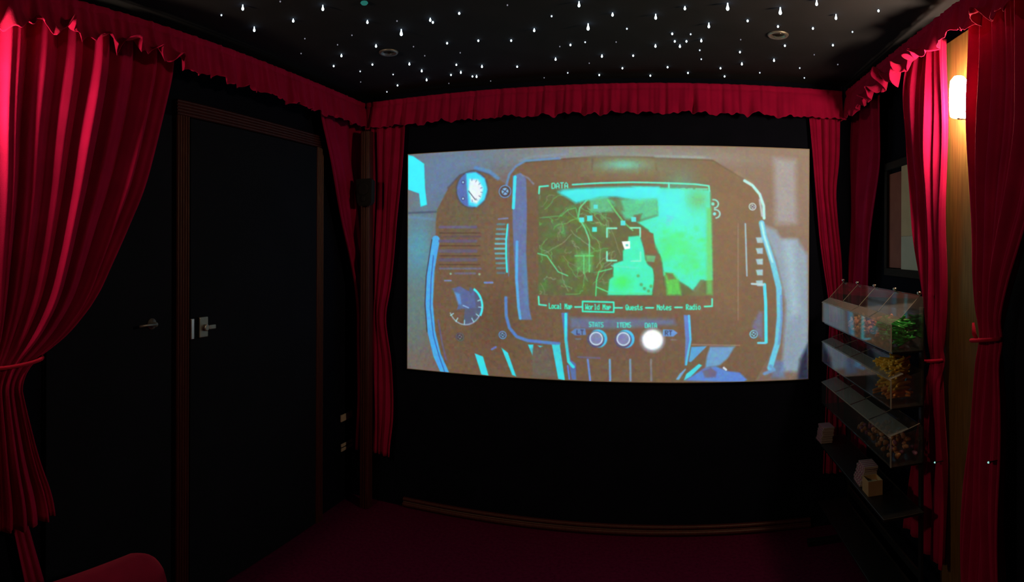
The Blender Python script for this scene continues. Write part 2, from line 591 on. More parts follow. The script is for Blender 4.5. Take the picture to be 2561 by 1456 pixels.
# pair either side of the lit wood strip
curtain('R', 1.014,
        [(2302, 110), (2284, 200), (2280, 255), (2286, 400), (2301, 520), (2313, 650), (2322, 780), (2327, 905), (2318, 1000), (2300, 1080), (2276, 1200), (2264, 1320), (2270, 1400), (2300, 1500)],
        [(2366, 110), (2366, 400), (2364, 650), (2361, 800), (2357, 905), (2360, 1000), (2362, 1200), (2364, 1400), (2364, 1500)],
        ZTOP, 0.30, 0.30, 5, 63, 0.048, 'brightly lit red curtain left of the glowing wood strip, tied at its waist', slant=0.028,
        tie=1.07, group='red velvet curtains')
curtain('R', 0.998,
        [(2430, 60), (2430, 300), (2434, 500), (2444, 700), (2452, 800), (2456, 850), (2448, 940), (2434, 1050), (2422, 1180), (2416, 1350), (2414, 1500)],
        [(2640, 60), (2625, 300), (2590, 500), (2548, 660), (2518, 770), (2502, 850), (2504, 940), (2508, 1100), (2510, 1350), (2510, 1500)],
        ZTOP, 0.30, 0.30, 6, 72, 0.055, 'red curtain right of the glowing wood strip, at the right edge of the photo',
        tie=1.21, group='red velvet curtains')


# ------------------------------------------------------------------ valances
def valance(wall, plane, a0, a1, zt, h, seed, label, mess, flips=(), raise_=0.0):
    side = wall in 'LR'
    out = {'L': Vector((1, 0, 0)), 'R': Vector((-1, 0, 0)), 'F': Vector((0, -1, 0))}[wall]
    ln = abs(a1 - a0)
    g1 = Wave(seed, (9.0, 14.0, 21.0), (0.4, 0.5, 0.45))
    g2 = Wave(seed + 1, (27.0, 35.0, 46.0), (0.45, 0.4, 0.3))
    hz = Wave(seed + 2, (3.1, 5.3, 11.0), (0.5, 0.5, 0.5))
    nc = int(ln / 0.006)
    nr = 26
    P = []
    for i in range(nr + 1):
        t = i / nr
        row = []
        for j in range(nc + 1):
            a = a0 + (a1 - a0) * j / nc
            m = mess(a)
            ruff = abs(math.sin(PI * (7.0 * a + 0.55 * g1(a * 0.13)))) ** 0.8
            fold = 0.6 * g1(a) * 0.5 + 0.5 * g2(a) * (1 - t * 0.6) * 0.5 + ruff * t
            o = (0.010 + 0.014 * t + 0.020 * m * t) * fold + 0.012
            pinch = math.exp(-((t - 0.16) / 0.05) ** 2)
            o -= 0.006 * pinch
            z = zt - h * t * (1 + 0.05 * hz(a)) * (1 - raise_ * math.exp(-((a - 1.75) / 0.17) ** 2)) - 0.008 * hz(a * 2.3) * t * (0.5 + m)
            # hem curling out and up where the cloth has flipped
            for (c, w_, k) in flips:
                e = math.exp(-((a - c) / w_) ** 2)
                q_ = max(0.0, t - 0.55) / 0.45
                o += 0.050 * k * e * q_ ** 1.3
                z += 0.055 * k * e * q_ ** 2
                a = a + 0.02 * k * e * q_ * math.sin(40 * a)
            base = Vector((plane, a, z)) if side else Vector((a, plane, z))
            row.append(base + out * o)
        P.append(row)
    t_ = empty('valance', P[0][nc // 2], label, 'valance', 'gathered red valances')
    org = Vector(t_.location)
    grid_mesh('cloth', [[p - org for p in r] for r in P], RED_VAL, t_, 0.002)
    bm = bmesh.new()
    o0, o1 = -0.001, -0.008
    c0, c1 = sorted((a0, a1))
    if side:
        xs = sorted((plane + out.x * o0, plane + out.x * o1))
        box(bm, xs[0] - org.x, xs[1] - org.x, c0 - org.y, c1 - org.y, zt - 0.055 - org.z, zt - 0.012 - org.z)
    else:
        ys = sorted((plane + out.y * o0, plane + out.y * o1))
        box(bm, c0 - org.x, c1 - org.x, ys[0] - org.y, ys[1] - org.y, zt - 0.055 - org.z, zt - 0.012 - org.z)
    from_bm('rail', bm, BLACKPL, t_)
    return t_


valance('F', VF, VL + 0.022, VR - 0.030, 2.335, 0.155, 5, 'gathered red valance above the screen wall', lambda a: 0.25)
valance('L', VL, 0.30, VF - 0.008, 2.335, 0.150, 15, 'gathered red valance along the left wall', lambda a: 0.3 + 1.1 * smooth((1.7 - a) / 0.7),
        [(0.86, 0.03, 0.9), (0.98, 0.035, 1.0), (1.12, 0.03, 0.8), (1.24, 0.03, 1.0), (1.36, 0.025, 0.8), (1.47, 0.03, 0.7)])
valance('R', VR, 0.80, VF - 0.012, 2.335, 0.155, 25, 'gathered red valance with flipped hem along the right wall', lambda a: (0.4 + 1.0 * smooth((2.5 - a) / 0.6)) * (1 - 0.9 * math.exp(-((a - 1.75) / 0.2) ** 2)),
        [(2.28, 0.045, 1.3), (2.13, 0.03, 1.0), (2.03, 0.035, 1.2), (1.95, 0.025, 0.9), (1.50, 0.03, 0.7), (2.42, 0.03, 0.9), (2.55, 0.02, 0.7)], 0.34)

# ------------------------------------------------------------------ the projected picture
def srgb(c):
    return tuple(((v / 255) / 12.92 if v / 255 <= 0.04045 else ((v / 255 + 0.055) / 1.055) ** 2.4) for v in c)


SX0, SX1 = at(1020, 640, y=3.0).x, at(2022, 640, y=3.0).x
SZ1 = (at(1021, 386, y=3.0).z + at(2022, 378, y=3.0).z + at(1540, 363, y=3.0).z) / 3
SZ0 = (at(1021, 920, y=3.0).z + at(2018, 949, y=3.0).z + at(1540, 955, y=3.0).z) / 3
CW, CH = 1100, 618


class Paint:
    def __init__(s):
        s.a = np.zeros((CH, CW, 3), dtype=np.float32)
        s.yy, s.xx = np.mgrid[0:CH, 0:CW].astype(np.float32)

    def c(s, px, py):
        p = at(px, py, y=3.0)
        return ((p.x - SX0) / (SX1 - SX0) * (CW - 1), (SZ1 - p.z) / (SZ1 - SZ0) * (CH - 1))

    def win(s, xs, ys, pad):
        x0 = max(0, int(min(xs) - pad)); x1 = min(CW, int(max(xs) + pad) + 2)
        y0 = max(0, int(min(ys) - pad)); y1 = min(CH, int(max(ys) + pad) + 2)
        return slice(y0, max(y0, y1)), slice(x0, max(x0, x1))

    def blend(s, sl, m, col, al=1.0):
        m = np.clip(m, 0, 1)[..., None] * al
        s.a[sl] = s.a[sl] * (1 - m) + np.array(col, dtype=np.float32) * m

    def poly(s, pts, col, al=1.0, soft=1.0):
        q = [s.c(*p) for p in pts]
        sl = s.win([p[0] for p in q], [p[1] for p in q], soft * 2 + 2)
        X, Y = s.xx[sl], s.yy[sl]
        ins = np.zeros(X.shape, bool)
        d = np.full(X.shape, 1e9, np.float32)
        n = len(q)
        for i in range(n):
            (x0, y0), (x1, y1) = q[i], q[(i + 1) % n]
            cnd = ((y0 > Y) != (y1 > Y))
            with np.errstate(divide='ignore', invalid='ignore'):
                xi = (x1 - x0) * (Y - y0) / ((y1 - y0) if y1 != y0 else 1e-9) + x0
            ins ^= cnd & (X < xi)
            d = np.minimum(d, s.seg(X, Y, x0, y0, x1, y1))
        sd = np.where(ins, d, -d)
        s.blend(sl, 0.5 + sd / (2 * soft), col, al)

    @staticmethod
    def seg(X, Y, x0, y0, x1, y1):
        dx, dy = x1 - x0, y1 - y0
        L2 = dx * dx + dy * dy + 1e-9
        t = np.clip(((X - x0) * dx + (Y - y0) * dy) / L2, 0, 1)
        return np.hypot(X - x0 - t * dx, Y - y0 - t * dy)

    def line(s, pts, w, col, al=1.0, soft=0.8):
        q = [s.c(*p) for p in pts]
        sl = s.win([p[0] for p in q], [p[1] for p in q], w + soft + 2)
        X, Y = s.xx[sl], s.yy[sl]
        d = np.full(X.shape, 1e9, np.float32)
        for (x0, y0), (x1, y1) in zip(q, q[1:]):
            d = np.minimum(d, s.seg(X, Y, x0, y0, x1, y1))
        s.blend(sl, 0.5 + (w / 2 * 1.09 - d) / (2 * soft), col, al)

    def disc(s, px, py, rx, ry, col, al=1.0, soft=1.0, ring=0.0, a0=None, a1=None):
        cx, cy = s.c(px, py)
        rx *= 1.09; ry *= 1.09
        sl = s.win([cx - rx, cx + rx], [cy - ry, cy + ry], soft * 2 + 3)
        X, Y = s.xx[sl] - cx, s.yy[sl] - cy
        rr = np.hypot(X / rx, Y / ry)
        d = (1 - rr) * min(rx, ry)
        m = 0.5 + d / (2 * soft)
        if ring:
            m = 0.5 + (ring / 2 - np.abs(d)) / (2 * soft)
        if a0 is not None:
            an = np.degrees(np.arctan2(-Y, X)) % 360
            m = m * (((an - a0) % 360) <= ((a1 - a0) % 360))
        s.blend(sl, m, col, al)

    def text(s, st, px, py, wd, ht, col, slope=0.0, al=1.0):
        """px,py: centre; wd,ht: size in photo pixels"""
        n = len(st) * 6 - 1
        k = wd / n
        kk = ht / 7.0
        for i, ch in enumerate(st):
            g = FONT.get(ch)
            if not g: continue
            for r_, row in enumerate(g):
                for c_, b in enumerate(row):
                    if b == '1':
                        ox = -wd / 2 + (i * 6 + c_ + 0.5) * k
                        oy = -ht / 2 + (r_ + 0.5) * kk
                        X_, Y_ = px + ox, py + oy + slope * ox
                        s.line([(X_ - k * 0.12, Y_), (X_ + k * 0.12, Y_)], max(k, kk) * 1.18, col, al, 0.6)

    def glow(s, px, py, rx, ry, col, al):
        cx, cy = s.c(px, py)
        m = np.exp(-(((s.xx - cx) / rx) ** 2 + ((s.yy - cy) / ry) ** 2))
        s.a += (np.array(col, dtype=np.float32) - s.a) * (m * al)[..., None]


def fnt(s):
    d = {}
    for ch, rows in s.items():
        d[ch] = [format(int(v, 16), '05b') for v in rows.split()]
    return d


FONT = fnt({
    'A': '4 a 11 11 1f 11 11', 'D': '1e 11 11 11 11 11 1e', 'E': '1f 10 10 1e 10 10 1f', 'I': 'e 4 4 4 4 4 e',
    'L': '10 10 10 10 10 10 1f', 'M': '11 1b 15 15 11 11 11', 'N': '11 19 15 13 11 11 11', 'Q': 'e 11 11 11 15 12 d',
    'R': '1e 11 11 1e 14 12 11', 'S': 'f 10 10 e 1 1 1e', 'T': '1f 4 4 4 4 4 4', 'W': '11 11 11 15 15 1b 11',
    'a': '0 0 e 1 f 11 f', 'c': '0 0 f 10 10 10 f', 'd': '1 1 f 11 11 11 f', 'e': '0 0 e 11 1f 10 e', 'i': '4 0 c 4 4 4 e',
    'l': 'c 4 4 4 4 4 e', 'o': '0 0 e 11 11 11 e', 'p': '0 0 1e 11 1e 10 10', 'r': '0 0 16 18 10 10 10', 's': '0 0 f 10 e 1 1e',
    't': '8 8 1c 8 8 9 6', 'u': '0 0 11 11 11 13 d'})

pt = Paint()
BR, BR2 = (102, 80, 62), (92, 66, 56)
pt.a[:] = (110, 92, 84)
# blurred backdrop around the instrument panel
pt.glow(1180, 400, 240, 60, (90, 124, 152), 0.9)
pt.glow(1100, 470, 90, 90, (78, 124, 176), 0.75)
pt.glow(1045, 630, 60, 130, (70, 150, 180), 0.95)
pt.glow(1040, 780, 60, 120, (84, 120, 120), 0.8)
pt.glow(1450, 385, 200, 28, (122, 138, 144), 0.85)
pt.glow(1700, 395, 200, 26, (140, 150, 150), 0.6)
pt.poly([(1020, 388), (1034, 391), (1061, 410), (1063, 470), (1068, 512), (1052, 517), (1048, 484), (1020, 474)], (24, 240, 255), 1, 2)
pt.line([(1020, 533), (1090, 530)], 5, (50, 75, 105), 0.9, 2)
pt.line([(1022, 543), (1086, 548)], 6, (90, 140, 190), 0.5, 3)
pt.poly([(1935, 395), (1990, 400), (1992, 560), (1940, 560)], (150, 160, 170), 0.7, 10)
pt.poly([(1905, 560), (1940, 575), (1955, 598), (1995, 598), (2020, 640), (2022, 880), (1996, 930), (1955, 930), (1965, 760), (1940, 650)], (124, 156, 178), 0.9, 6)
pt.poly([(1960, 600), (1985, 600), (2000, 780), (1978, 800)], (160, 205, 220), 0.5, 12)
pt.poly([(2021, 860), (2022, 950), (1995, 950), (2000, 900)], (20, 30, 60), 0.9, 6)
pt.poly([(1935, 900), (1960, 905), (1962, 945), (1930, 945)], (70, 120, 190), 0.6, 5)
# body
body = [(1088, 690), (1090, 560), (1093, 525), (1122, 470), (1150, 438), (1190, 424), (1235, 440), (1266, 462), (1280, 425), (1312, 405), (1500, 388),
        (1780, 398), (1868, 450), (1896, 480), (1912, 522), (1914, 590), (1942, 690), (1950, 800), (1930, 880), (1896, 940), (1880, 965), (1130, 965), (1092, 880), (1078, 800)]
pt.poly(body, BR, 1, 2)
pt.glow(1240, 610, 60, 160, (112, 88, 72), 0.5)
pt.glow(1560, 430, 260, 30, (116, 98, 74), 0.6)
pt.line([(1312, 407), (1500, 391), (1780, 401), (1866, 452)], 2.5, (60, 52, 50), 0.6, 1.5)
pt.line([(1300, 402), (1330, 392), (1420, 386)], 5, (120, 150, 185), 0.5, 3)
pt.line([(1840, 430), (1880, 458)], 6, (140, 130, 110), 0.5, 4)
pt.line([(1120, 470), (1150, 438), (1190, 424), (1235, 440)], 4, (50, 50, 70), 0.6, 2)
pt.line([(1190, 420), (1225, 430), (1245, 446)], 10, (70, 140, 200), 0.8, 3)
pt.glow(1160, 540, 60, 60, (86, 90, 70), 0.6)
pt.glow(1240, 800, 90, 100, (88, 66, 50), 0.8)
# left rim
pt.line([(1090, 600), (1076, 680), (1073, 760), (1079, 830), (1093, 888), (1116, 940)], 22, (58, 166, 232), 1, 1.5)
pt.line([(1080, 600), (1066, 690), (1063, 760), (1068, 830)], 3, (40, 30, 50), 0.8, 1)
pt.line([(1084, 640), (1078, 700), (1076, 770), (1084, 840), (1098, 890), (1112, 930)], 3, (40, 90, 160), 0.9, 1)
pt.line([(1096, 800), (1106, 860), (1116, 900)], 4, (80, 90, 150), 0.7, 1.5)
# top gauge
pt.disc(1180, 474, 44, 48, (40, 60, 90), 0.7, 3)
pt.disc(1180, 474, 40, 45, (66, 104, 176), 1, 1.5)
pt.poly([(1166, 434), (1190, 431), (1212, 446), (1219, 474), (1212, 500), (1192, 518), (1172, 514), (1168, 474)], (40, 225, 250), 1, 3)
pt.poly([(1174, 448), (1196, 449), (1208, 470), (1204, 494), (1192, 510), (1178, 505), (1172, 474)], (232, 244, 250), 1, 4)
pt.line([(1172, 478), (1189, 500)], 2, (50, 60, 90))
for a in range(0, 8):
    an = math.radians(85 - a * 24)
    pt.line([(1178 + 24 * math.cos(an), 476 - 24 * math.sin(an)), (1178 + 29 * math.cos(an), 476 - 29 * math.sin(an))], 1.6, (90, 110, 150))
for yy_ in (456, 497):
    pt.disc(1158, yy_, 5, 5, (40, 60, 120)); pt.disc(1158, yy_, 2.5, 2.5, (170, 220, 250))
# screws
def screw(x, y, r, c=(90, 150, 200)):
    pt.disc(x, y, r + 2, r + 2, (50, 40, 50), 0.7, 1.5)
    pt.disc(x, y, r, r, c, 1, 1, 3)
    pt.disc(x, y, r * 0.6, r * 0.6, tuple(min(255, v + 25) for v in c), 1, 1)
    pt.line([(x - r * .45, y - r * .3), (x + r * .45, y + r * .3)], 2, (40, 40, 60))
    pt.line([(x + r * .35, y - r * .4), (x - r * .35, y + r * .4)], 2, (40, 40, 60))
screw(1263, 479, 15); screw(1257, 838, 9); screw(1150, 843, 10, (88, 92, 100)); screw(1882, 517, 8, (190, 220, 210)); screw(1885, 836, 9, (110, 210, 230))
# plain grooved name plate without a name, grooves and a knurled wheel
for (yy_, c, w_) in ((568, (92, 88, 128), 7), (592, (86, 68, 80), 5), (603, (84, 80, 118), 8), (628, (84, 84, 118), 9), (650, (84, 82, 112), 9), (672, (96, 104, 132), 5)):
    pt.line([(1100, yy_), (1190 + (12 if w_ == 5 else 0), yy_)], w_, c, 0.85, 1.5)
for (yy_) in (583, 615, 640, 662):
    pt.line([(1100, yy_), (1200, yy_)], 3, (66, 44, 44), 0.8, 1)
pt.disc(1127, 685, 3, 3, (130, 170, 150)); pt.disc(1199, 686, 3, 3, (130, 170, 150))
pt.line([(1138, 684), (1188, 684)], 5, (96, 104, 150), 0.7, 2)
pt.line([(1112, 702), (1128, 702)], 4, (110, 130, 180)); pt.line([(1212, 707), (1232, 707)], 5, (100, 130, 200))
for k in range(11):
    y_ = 561 + k * 12.2
    b = 1 - abs(k - 4.5) / 9
    x_ = 1238 + abs(k - 5) * 1.2
    pt.line([(x_, y_), (1262, y_)], 5, tuple(v * b + 60 * (1 - b) for v in (96, 190, 205)), 0.95, 1)
pt.line([(1270, 562), (1266, 600), (1266, 640), (1268, 680)], 5, (40, 235, 240), 1, 1)
pt.line([(1247, 548), (1270, 546)], 4, (110, 120, 170)); pt.line([(1272, 560), (1272, 690)], 3, (96, 110, 160), 0.8)
# lower dial: a toothed sector with ticks
pt.disc(1163, 765, 46, 50, (70, 84, 118), 0.95, 2, 0, 265, 75)
pt.poly([(1130, 722), (1150, 716), (1172, 728), (1176, 736), (1186, 724), (1190, 770), (1160, 772), (1142, 775), (1150, 755), (1143, 735)], (74, 96, 150), 1, 2)
pt.poly([(1136, 730), (1150, 736), (1154, 760), (1146, 762)], (80, 150, 220), 0.9, 3)
pt.disc(1163, 765, 46, 50, (50, 235, 240), 1, 1, 6, 330, 62)
pt.disc(1163, 765, 44, 48, (150, 180, 200), 0.9, 1, 3, 205, 330)
for a in (20, 355, 325, 300, 268, 238, 212):
    an = math.radians(a)
    pt.line([(1163 + 34 * math.cos(an), 765 - 36 * math.sin(an)), (1163 + 43 * math.cos(an), 765 - 46 * math.sin(an))], 2.5, (150, 210, 225))
pt.line([(1158, 764), (1172, 770)], 3, (130, 170, 220))
# monitor housing lines
pt.line([(1267, 462), (1274, 436), (1290, 416), (1315, 402), (1400, 396)], 6, (84, 136, 184), 0.9, 1.5)
pt.line([(1400, 394), (1600, 388), (1780, 396)], 4, (130, 140, 150), 0.6, 3)
pt.poly([(1282, 440), (1302, 432), (1316, 448), (1318, 520), (1316, 640), (1322, 760), (1330, 800), (1300, 800), (1288, 700), (1282, 560)], (84, 112, 166), 0.95, 2)
pt.line([(1288, 443), (1284, 520)], 8, (38, 225, 240), 1, 1)
pt.line([(1293, 605), (1292, 700), (1297, 770), (1301, 796)], 7, (70, 170, 235), 0.95, 1.5)
pt.line([(1310, 640), (1318, 760)], 10, (70, 135, 175), 0.6, 4)
pt.line([(1302, 436), (1322, 446), (1334, 460)], 4, (120, 140, 170), 0.7, 2)
pt.line([(1265, 745), (1266, 790), (1274, 820), (1292, 842), (1320, 852), (1398, 860)], 8, (70, 124, 196), 1, 1.8)
pt.glow(1560, 412, 90, 22, (110, 150, 120), 0.9)
pt.glow(1560, 412, 40, 10, (90, 210, 190), 0.7)
pt.line([(1640, 392), (1760, 394)], 5, (150, 170, 165), 0.6, 3)
pt.line([(1482, 400), (1480, 425)], 4, (60, 46, 40), 0.4, 2)
pt.line([(1640, 410), (1642, 425)], 4, (60, 46, 40), 0.3, 2)
# lower struts
C1 = (30, 225, 240)
for q_ in ([(1187, 884), (1208, 892), (1222, 940), (1204, 937)], [(1254, 870), (1270, 882), (1291, 942), (1281, 938)], [(1320, 862), (1334, 862), (1332, 890)],
           [(1380, 862), (1400, 862), (1413, 952), (1396, 948)], [(1344, 864), (1358, 866), (1350, 869)]):
    pt.poly(q_, C1, 0.95, 1.2)
pt.poly([(1330, 872), (1375, 872), (1392, 945), (1330, 942)], (90, 92, 92), 0.6, 6)
pt.line([(1230, 874), (1240, 868)], 5, (90, 110, 180))
pt.poly([(1404, 783), (1421, 781), (1420, 850), (1427, 900), (1440, 910), (1441, 950), (1430, 950), (1424, 915), (1412, 850)], (70, 110, 180), 0.9, 1.5)
pt.line([(1415, 786), (1415, 850), (1422, 905), (1434, 918)], 7, C1, 1, 1)
pt.line([(1420, 915), (1424, 948)], 4, (80, 120, 220)); 
pt.poly([(1710, 788), (1726, 789), (1729, 850), (1722, 880), (1712, 916), (1714, 850)], (80, 130, 220), 0.9, 1.5)
pt.line([(1723, 790), (1727, 850), (1716, 912)], 5, (60, 200, 245), 1, 1)
# console
pt.poly([(1426, 794), (1685, 798), (1690, 812), (1560, 822), (1426, 822)], (86, 112, 158), 0.8, 6)
pt.glow(1560, 870, 120, 40, (100, 72, 66), 0.8)
pt.poly([(1740, 480), (1850, 480), (1850, 790), (1740, 790)], (122, 92, 70), 0.4, 20)
CT = (52, 226, 205)
pt.text('STATS', 1491, 812, 36, 13, CT, 0.03)
pt.text('ITEMS', 1560, 813, 36, 13, CT, 0.0)
pt.text('DATA', 1628, 814, 30, 13, CT, 0.0)
for (x, y) in ((1493, 848), (1561, 849)):
    pt.disc(x + 3, y - 1, 22, 22, (50, 190, 235), 1, 1)
    pt.disc(x - 3, y + 1, 21, 20, (70, 70, 110), 1, 1.5)
    pt.disc(x - 2, y - 1, 14, 14, (116, 128, 172), 1, 1)
    pt.disc(x - 2, y - 1, 15, 15, (200, 226, 245), 1, 1, 3.5)
pt.disc(1632, 851, 28, 28, (180, 210, 235), 0.8, 6)
pt.disc(1632, 850, 24, 23, (255, 255, 255), 1, 3)
pt.poly([(1427, 831), (1438, 822), (1464, 822), (1466, 838), (1438, 839)], (80, 128, 186), 0.95, 1)
pt.text('LT', 1451, 831, 18, 12, (40, 50, 90))
pt.poly([(1658, 824), (1684, 825), (1695, 833), (1684, 842), (1658, 841)], (90, 150, 220), 0.95, 1)
pt.text('RT', 1672, 833, 18, 12, (40, 50, 90))
pt.line([(1440, 848), (1452, 848)], 3, (90, 110, 160), 0.8); pt.line([(1678, 850), (1690, 850)], 3, (110, 110, 130), 0.8)
pt.line([(1445, 893), (1500, 896)], 4, (90, 92, 130), 0.8)
for k, (x, c) in enumerate(((1470, (90, 140, 220)), (1525, (100, 160, 215)), (1576, (110, 150, 180)), (1628, (116, 120, 126)))):
    pt.line([(x, 900), (x + (6 if k == 0 else 1), 952)], 5, c, 0.9, 1)
# lower right
B1 = (66, 160, 220)
pt.poly([(1729, 868), (1768, 866), (1748, 886), (1728, 906), (1722, 905)], B1, 0.95, 1.2)
pt.poly([(1776, 868), (1838, 867), (1820, 896), (1800, 914), (1764, 920), (1768, 890)], (92, 156, 206), 0.95, 3)
pt.poly([(1748, 910), (1756, 914), (1728, 942), (1710, 952), (1716, 936)], (40, 220, 235), 0.95, 1.2)
pt.poly([(1700, 935), (1714, 922), (1716, 924), (1698, 950), (1690, 950)], (96, 170, 230), 0.9, 1.2)
pt.poly([(1714, 952), (1760, 922), (1790, 916), (1818, 928), (1850, 932), (1868, 950), (1860, 956)], (70, 130, 215), 0.95, 2.5)
pt.poly([(1756, 928), (1778, 920), (1792, 930), (1790, 944), (1764, 945)], (96, 90, 112), 0.9, 3)
pt.line([(1810, 920), (1816, 925)], 5, (200, 220, 230))
pt.line([(1730, 862), (1850, 864)], 3, (140, 120, 110), 0.8)
# right side
pt.line([(1864, 560), (1868, 690)], 4, (150, 190, 205), 0.9)
pt.line([(1846, 560), (1846, 800)], 3, (136, 112, 100), 0.8)
for k in range(5):
    pt.poly([(1890, 594 + k * 27), (1908, 593 + k * 27), (1908, 608 + k * 27), (1894, 608 + k * 27)], (150, 205, 220), 0.9, 1.5)
pt.line([(1912, 712), (1915, 760), (1916, 856)], 8, (44, 222, 238), 1, 1)
pt.line([(1880, 710), (1910, 712)], 5, (170, 210, 215)); pt.line([(1896, 858), (1914, 858)], 5, (90, 210, 235))
pt.poly([(1898, 780), (1908, 780), (1908, 850), (1896, 840), (1880, 815)], (96, 112, 160), 0.7, 5)
pt.line([(1862, 452), (1882, 464), (1900, 486), (1910, 515), (1911, 546)], 7, (165, 235, 230), 1, 1.5)
pt.line([(1900, 500), (1906, 540)], 5, (190, 215, 230), 0.8, 2)
pt.line([(1905, 558), (1911, 590), (1932, 655), (1948, 720), (1950, 790), (1944, 860), (1926, 920)], 14, (84, 196, 226), 1, 2)
pt.line([(1905, 558), (1911, 590), (1932, 655)], 5, (160, 240, 238), 1, 1.5)
pt.line([(1954, 740), (1955, 800), (1948, 860)], 6, (84, 130, 190), 0.8, 2)
pt.line([(1926, 915), (1936, 925), (1912, 935)], 8, (90, 150, 200), 0.9, 2)
for (x, y) in ((1785, 510), (1789, 535)):
    pt.disc(x, y, 11, 10, (130, 225, 205), 1, 1, 4, 270, 110)
    pt.disc(x - 2, y, 4, 4, (110, 230, 220), 1, 1)
# the map on the monitor: an invented coastline
mq = [(1346, 476), (1430, 470), (1560, 466), (1700, 468), (1776, 476), (1781, 600), (1782, 738), (1560, 742), (1346, 738)]
pt.poly(mq, (82, 92, 58), 1, 2)
rr = random.Random(4)
for k in range(60):
    x, y = rr.uniform(1355, 1520), rr.uniform(500, 730)
    pt.glow(x, y, rr.uniform(6, 22), rr.uniform(5, 14), rr.choice([(60, 130, 60), (70, 116, 56), (96, 80, 62), (80, 120, 40), (64, 150, 84)]), 0.55)
GR = (80, 190, 110)
def wander(x, y, dx, dy, n, c, w_=1.6, al=0.75):
    p = [(x, y)]
    for _ in range(n):
        x += dx + rr.uniform(-5, 5); y += dy + rr.uniform(-5, 5)
        x = min(max(x, 1350), 1560); y = min(max(y, 488), 736)
        p.append((x, y))
    pt.line(p, w_, c, al, 0.7)
for k in range(60):
    wander(rr.uniform(1350, 1530), rr.uniform(490, 730), rr.uniform(-8, 8), rr.uniform(-8, 8), 8, rr.choice([(90, 180, 100), (130, 160, 120), (80, 170, 90), (120, 130, 100)]), 1.9, 0.75)
pt.line([(1468, 500), (1450, 520), (1446, 545), (1462, 568), (1474, 600), (1474, 650), (1474, 680)], 3.5, (90, 215, 150), 0.95)
pt.line([(1345, 634), (1368, 640), (1382, 660), (1396, 680), (1420, 690)], 3, (90, 215, 150), 0.9)
pt.line([(1404, 540), (1420, 525), (1440, 520), (1446, 545)], 2.5, GR, 0.8)
pt.line([(1350, 545), (1380, 542), (1404, 540)], 2, GR, 0.7)
pt.poly([(1440, 630), (1482, 632), (1484, 680), (1438, 678)], (74, 190, 100), 0.55, 6)
pt.line([(1438, 640), (1484, 640)], 3, (90, 220, 130), 0.8); pt.line([(1460, 640), (1460, 684)], 3, (90, 220, 130), 0.8)
pt.poly([(1474, 496), (1520, 490), (1534, 530), (1476, 532)], (74, 200, 150), 0.8, 4)
# water and lit sea
SEA = (30, 236, 200)
pt.poly([(1580, 466), (1776, 476), (1782, 700), (1760, 702), (1740, 732), (1720, 716), (1694, 700), (1672, 684), (1660, 690), (1656, 650), (1636, 604), (1622, 575), (1594, 556), (1620, 548), (1646, 540), (1644, 500)], SEA, 1, 3)
pt.poly([(1646, 480), (1710, 476), (1712, 540), (1650, 545)], (24, 240, 240), 0.9, 6)
pt.glow(1700, 540, 50, 90, (24, 245, 225), 0.7)
pt.glow(1690, 620, 50, 36, (40, 240, 120), 0.7); pt.glow(1730, 660, 36, 40, (40, 235, 150), 0.6)
pt.glow(1745, 500, 28, 26, (90, 190, 110), 0.8)
for k in range(70):
    x, y = rr.uniform(1660, 1765), rr.uniform(560, 720)
    if y < 700 - (1765 - x) * 0.25:
        pt.glow(x, y, rr.uniform(5, 14), rr.uniform(4, 10), rr.choice([(30, 240, 120), (24, 245, 190), (50, 230, 110), (30, 236, 160)]), 0.5)
for k in range(26):
    pt.glow(rr.uniform(1400, 1640), rr.uniform(474, 490), rr.uniform(8, 20), 4, (22, 246, 250), 0.5)
pt.poly([(1396, 480), (1440, 472), (1560, 467), (1648, 467), (1648, 500), (1600, 505), (1540, 492), (1500, 494), (1440, 508)], (22, 240, 244), 0.95, 5)
pt.poly([(1520, 500), (1644, 496), (1646, 538), (1600, 552), (1565, 548), (1545, 522)], (56, 214, 158), 0.85, 5)
pt.poly([(1530, 495), (1552, 500), (1562, 528), (1545, 530)], (86, 110, 76), 0.8, 4)
pt.poly([(1586, 538), (1606, 534), (1600, 552), (1580, 552)], (92, 80, 58), 0.8, 3)
isl = [(1572, 592), (1600, 590), (1610, 620), (1614, 650), (1620, 662), (1634, 672), (1636, 700), (1630, 738), (1520, 738), (1524, 700), (1534, 692), (1534, 660), (1558, 652), (1558, 628), (1570, 612)]
pt.poly(isl, (26, 240, 190), 1, 2.5)
pt.glow(1556, 706, 26, 20, (36, 235, 96), 0.85)
for (x, y) in ((1604, 712), (1612, 722), (1628, 716), (1596, 690), (1622, 728)):
    pt.disc(x, y, 4, 4, (80, 150, 84), 0.8, 2)
pt.poly([(1600, 574), (1634, 584), (1638, 620), (1646, 636), (1614, 636), (1606, 600)], (116, 82, 58), 0.95, 2)
pt.poly([(1614, 638), (1650, 636), (1656, 680), (1658, 700), (1668, 742), (1634, 742), (1638, 690), (1630, 665), (1622, 655)], (104, 90, 62), 0.95, 2.5)
pt.poly([(1614, 638), (1640, 640), (1636, 656), (1618, 654)], (80, 190, 130), 0.8, 2)
pt.poly([(1662, 682), (1684, 684), (1698, 700), (1704, 738), (1668, 738)], (70, 210, 84), 0.9, 4)
pt.poly([(1664, 682), (1682, 684), (1690, 698), (1672, 700)], (110, 92, 60), 0.8, 3)
pt.poly([(1728, 732), (1742, 714), (1752, 700), (1760, 700), (1764, 740), (1724, 740)], (98, 106, 72), 0.9, 3)
pt.poly([(1767, 520), (1780, 520), (1782, 738), (1767, 736)], (90, 206, 100), 0.75, 4)
pt.line([(1490, 740), (1492, 700), (1498, 680), (1530, 672)], 3, (70, 226, 140), 0.9)
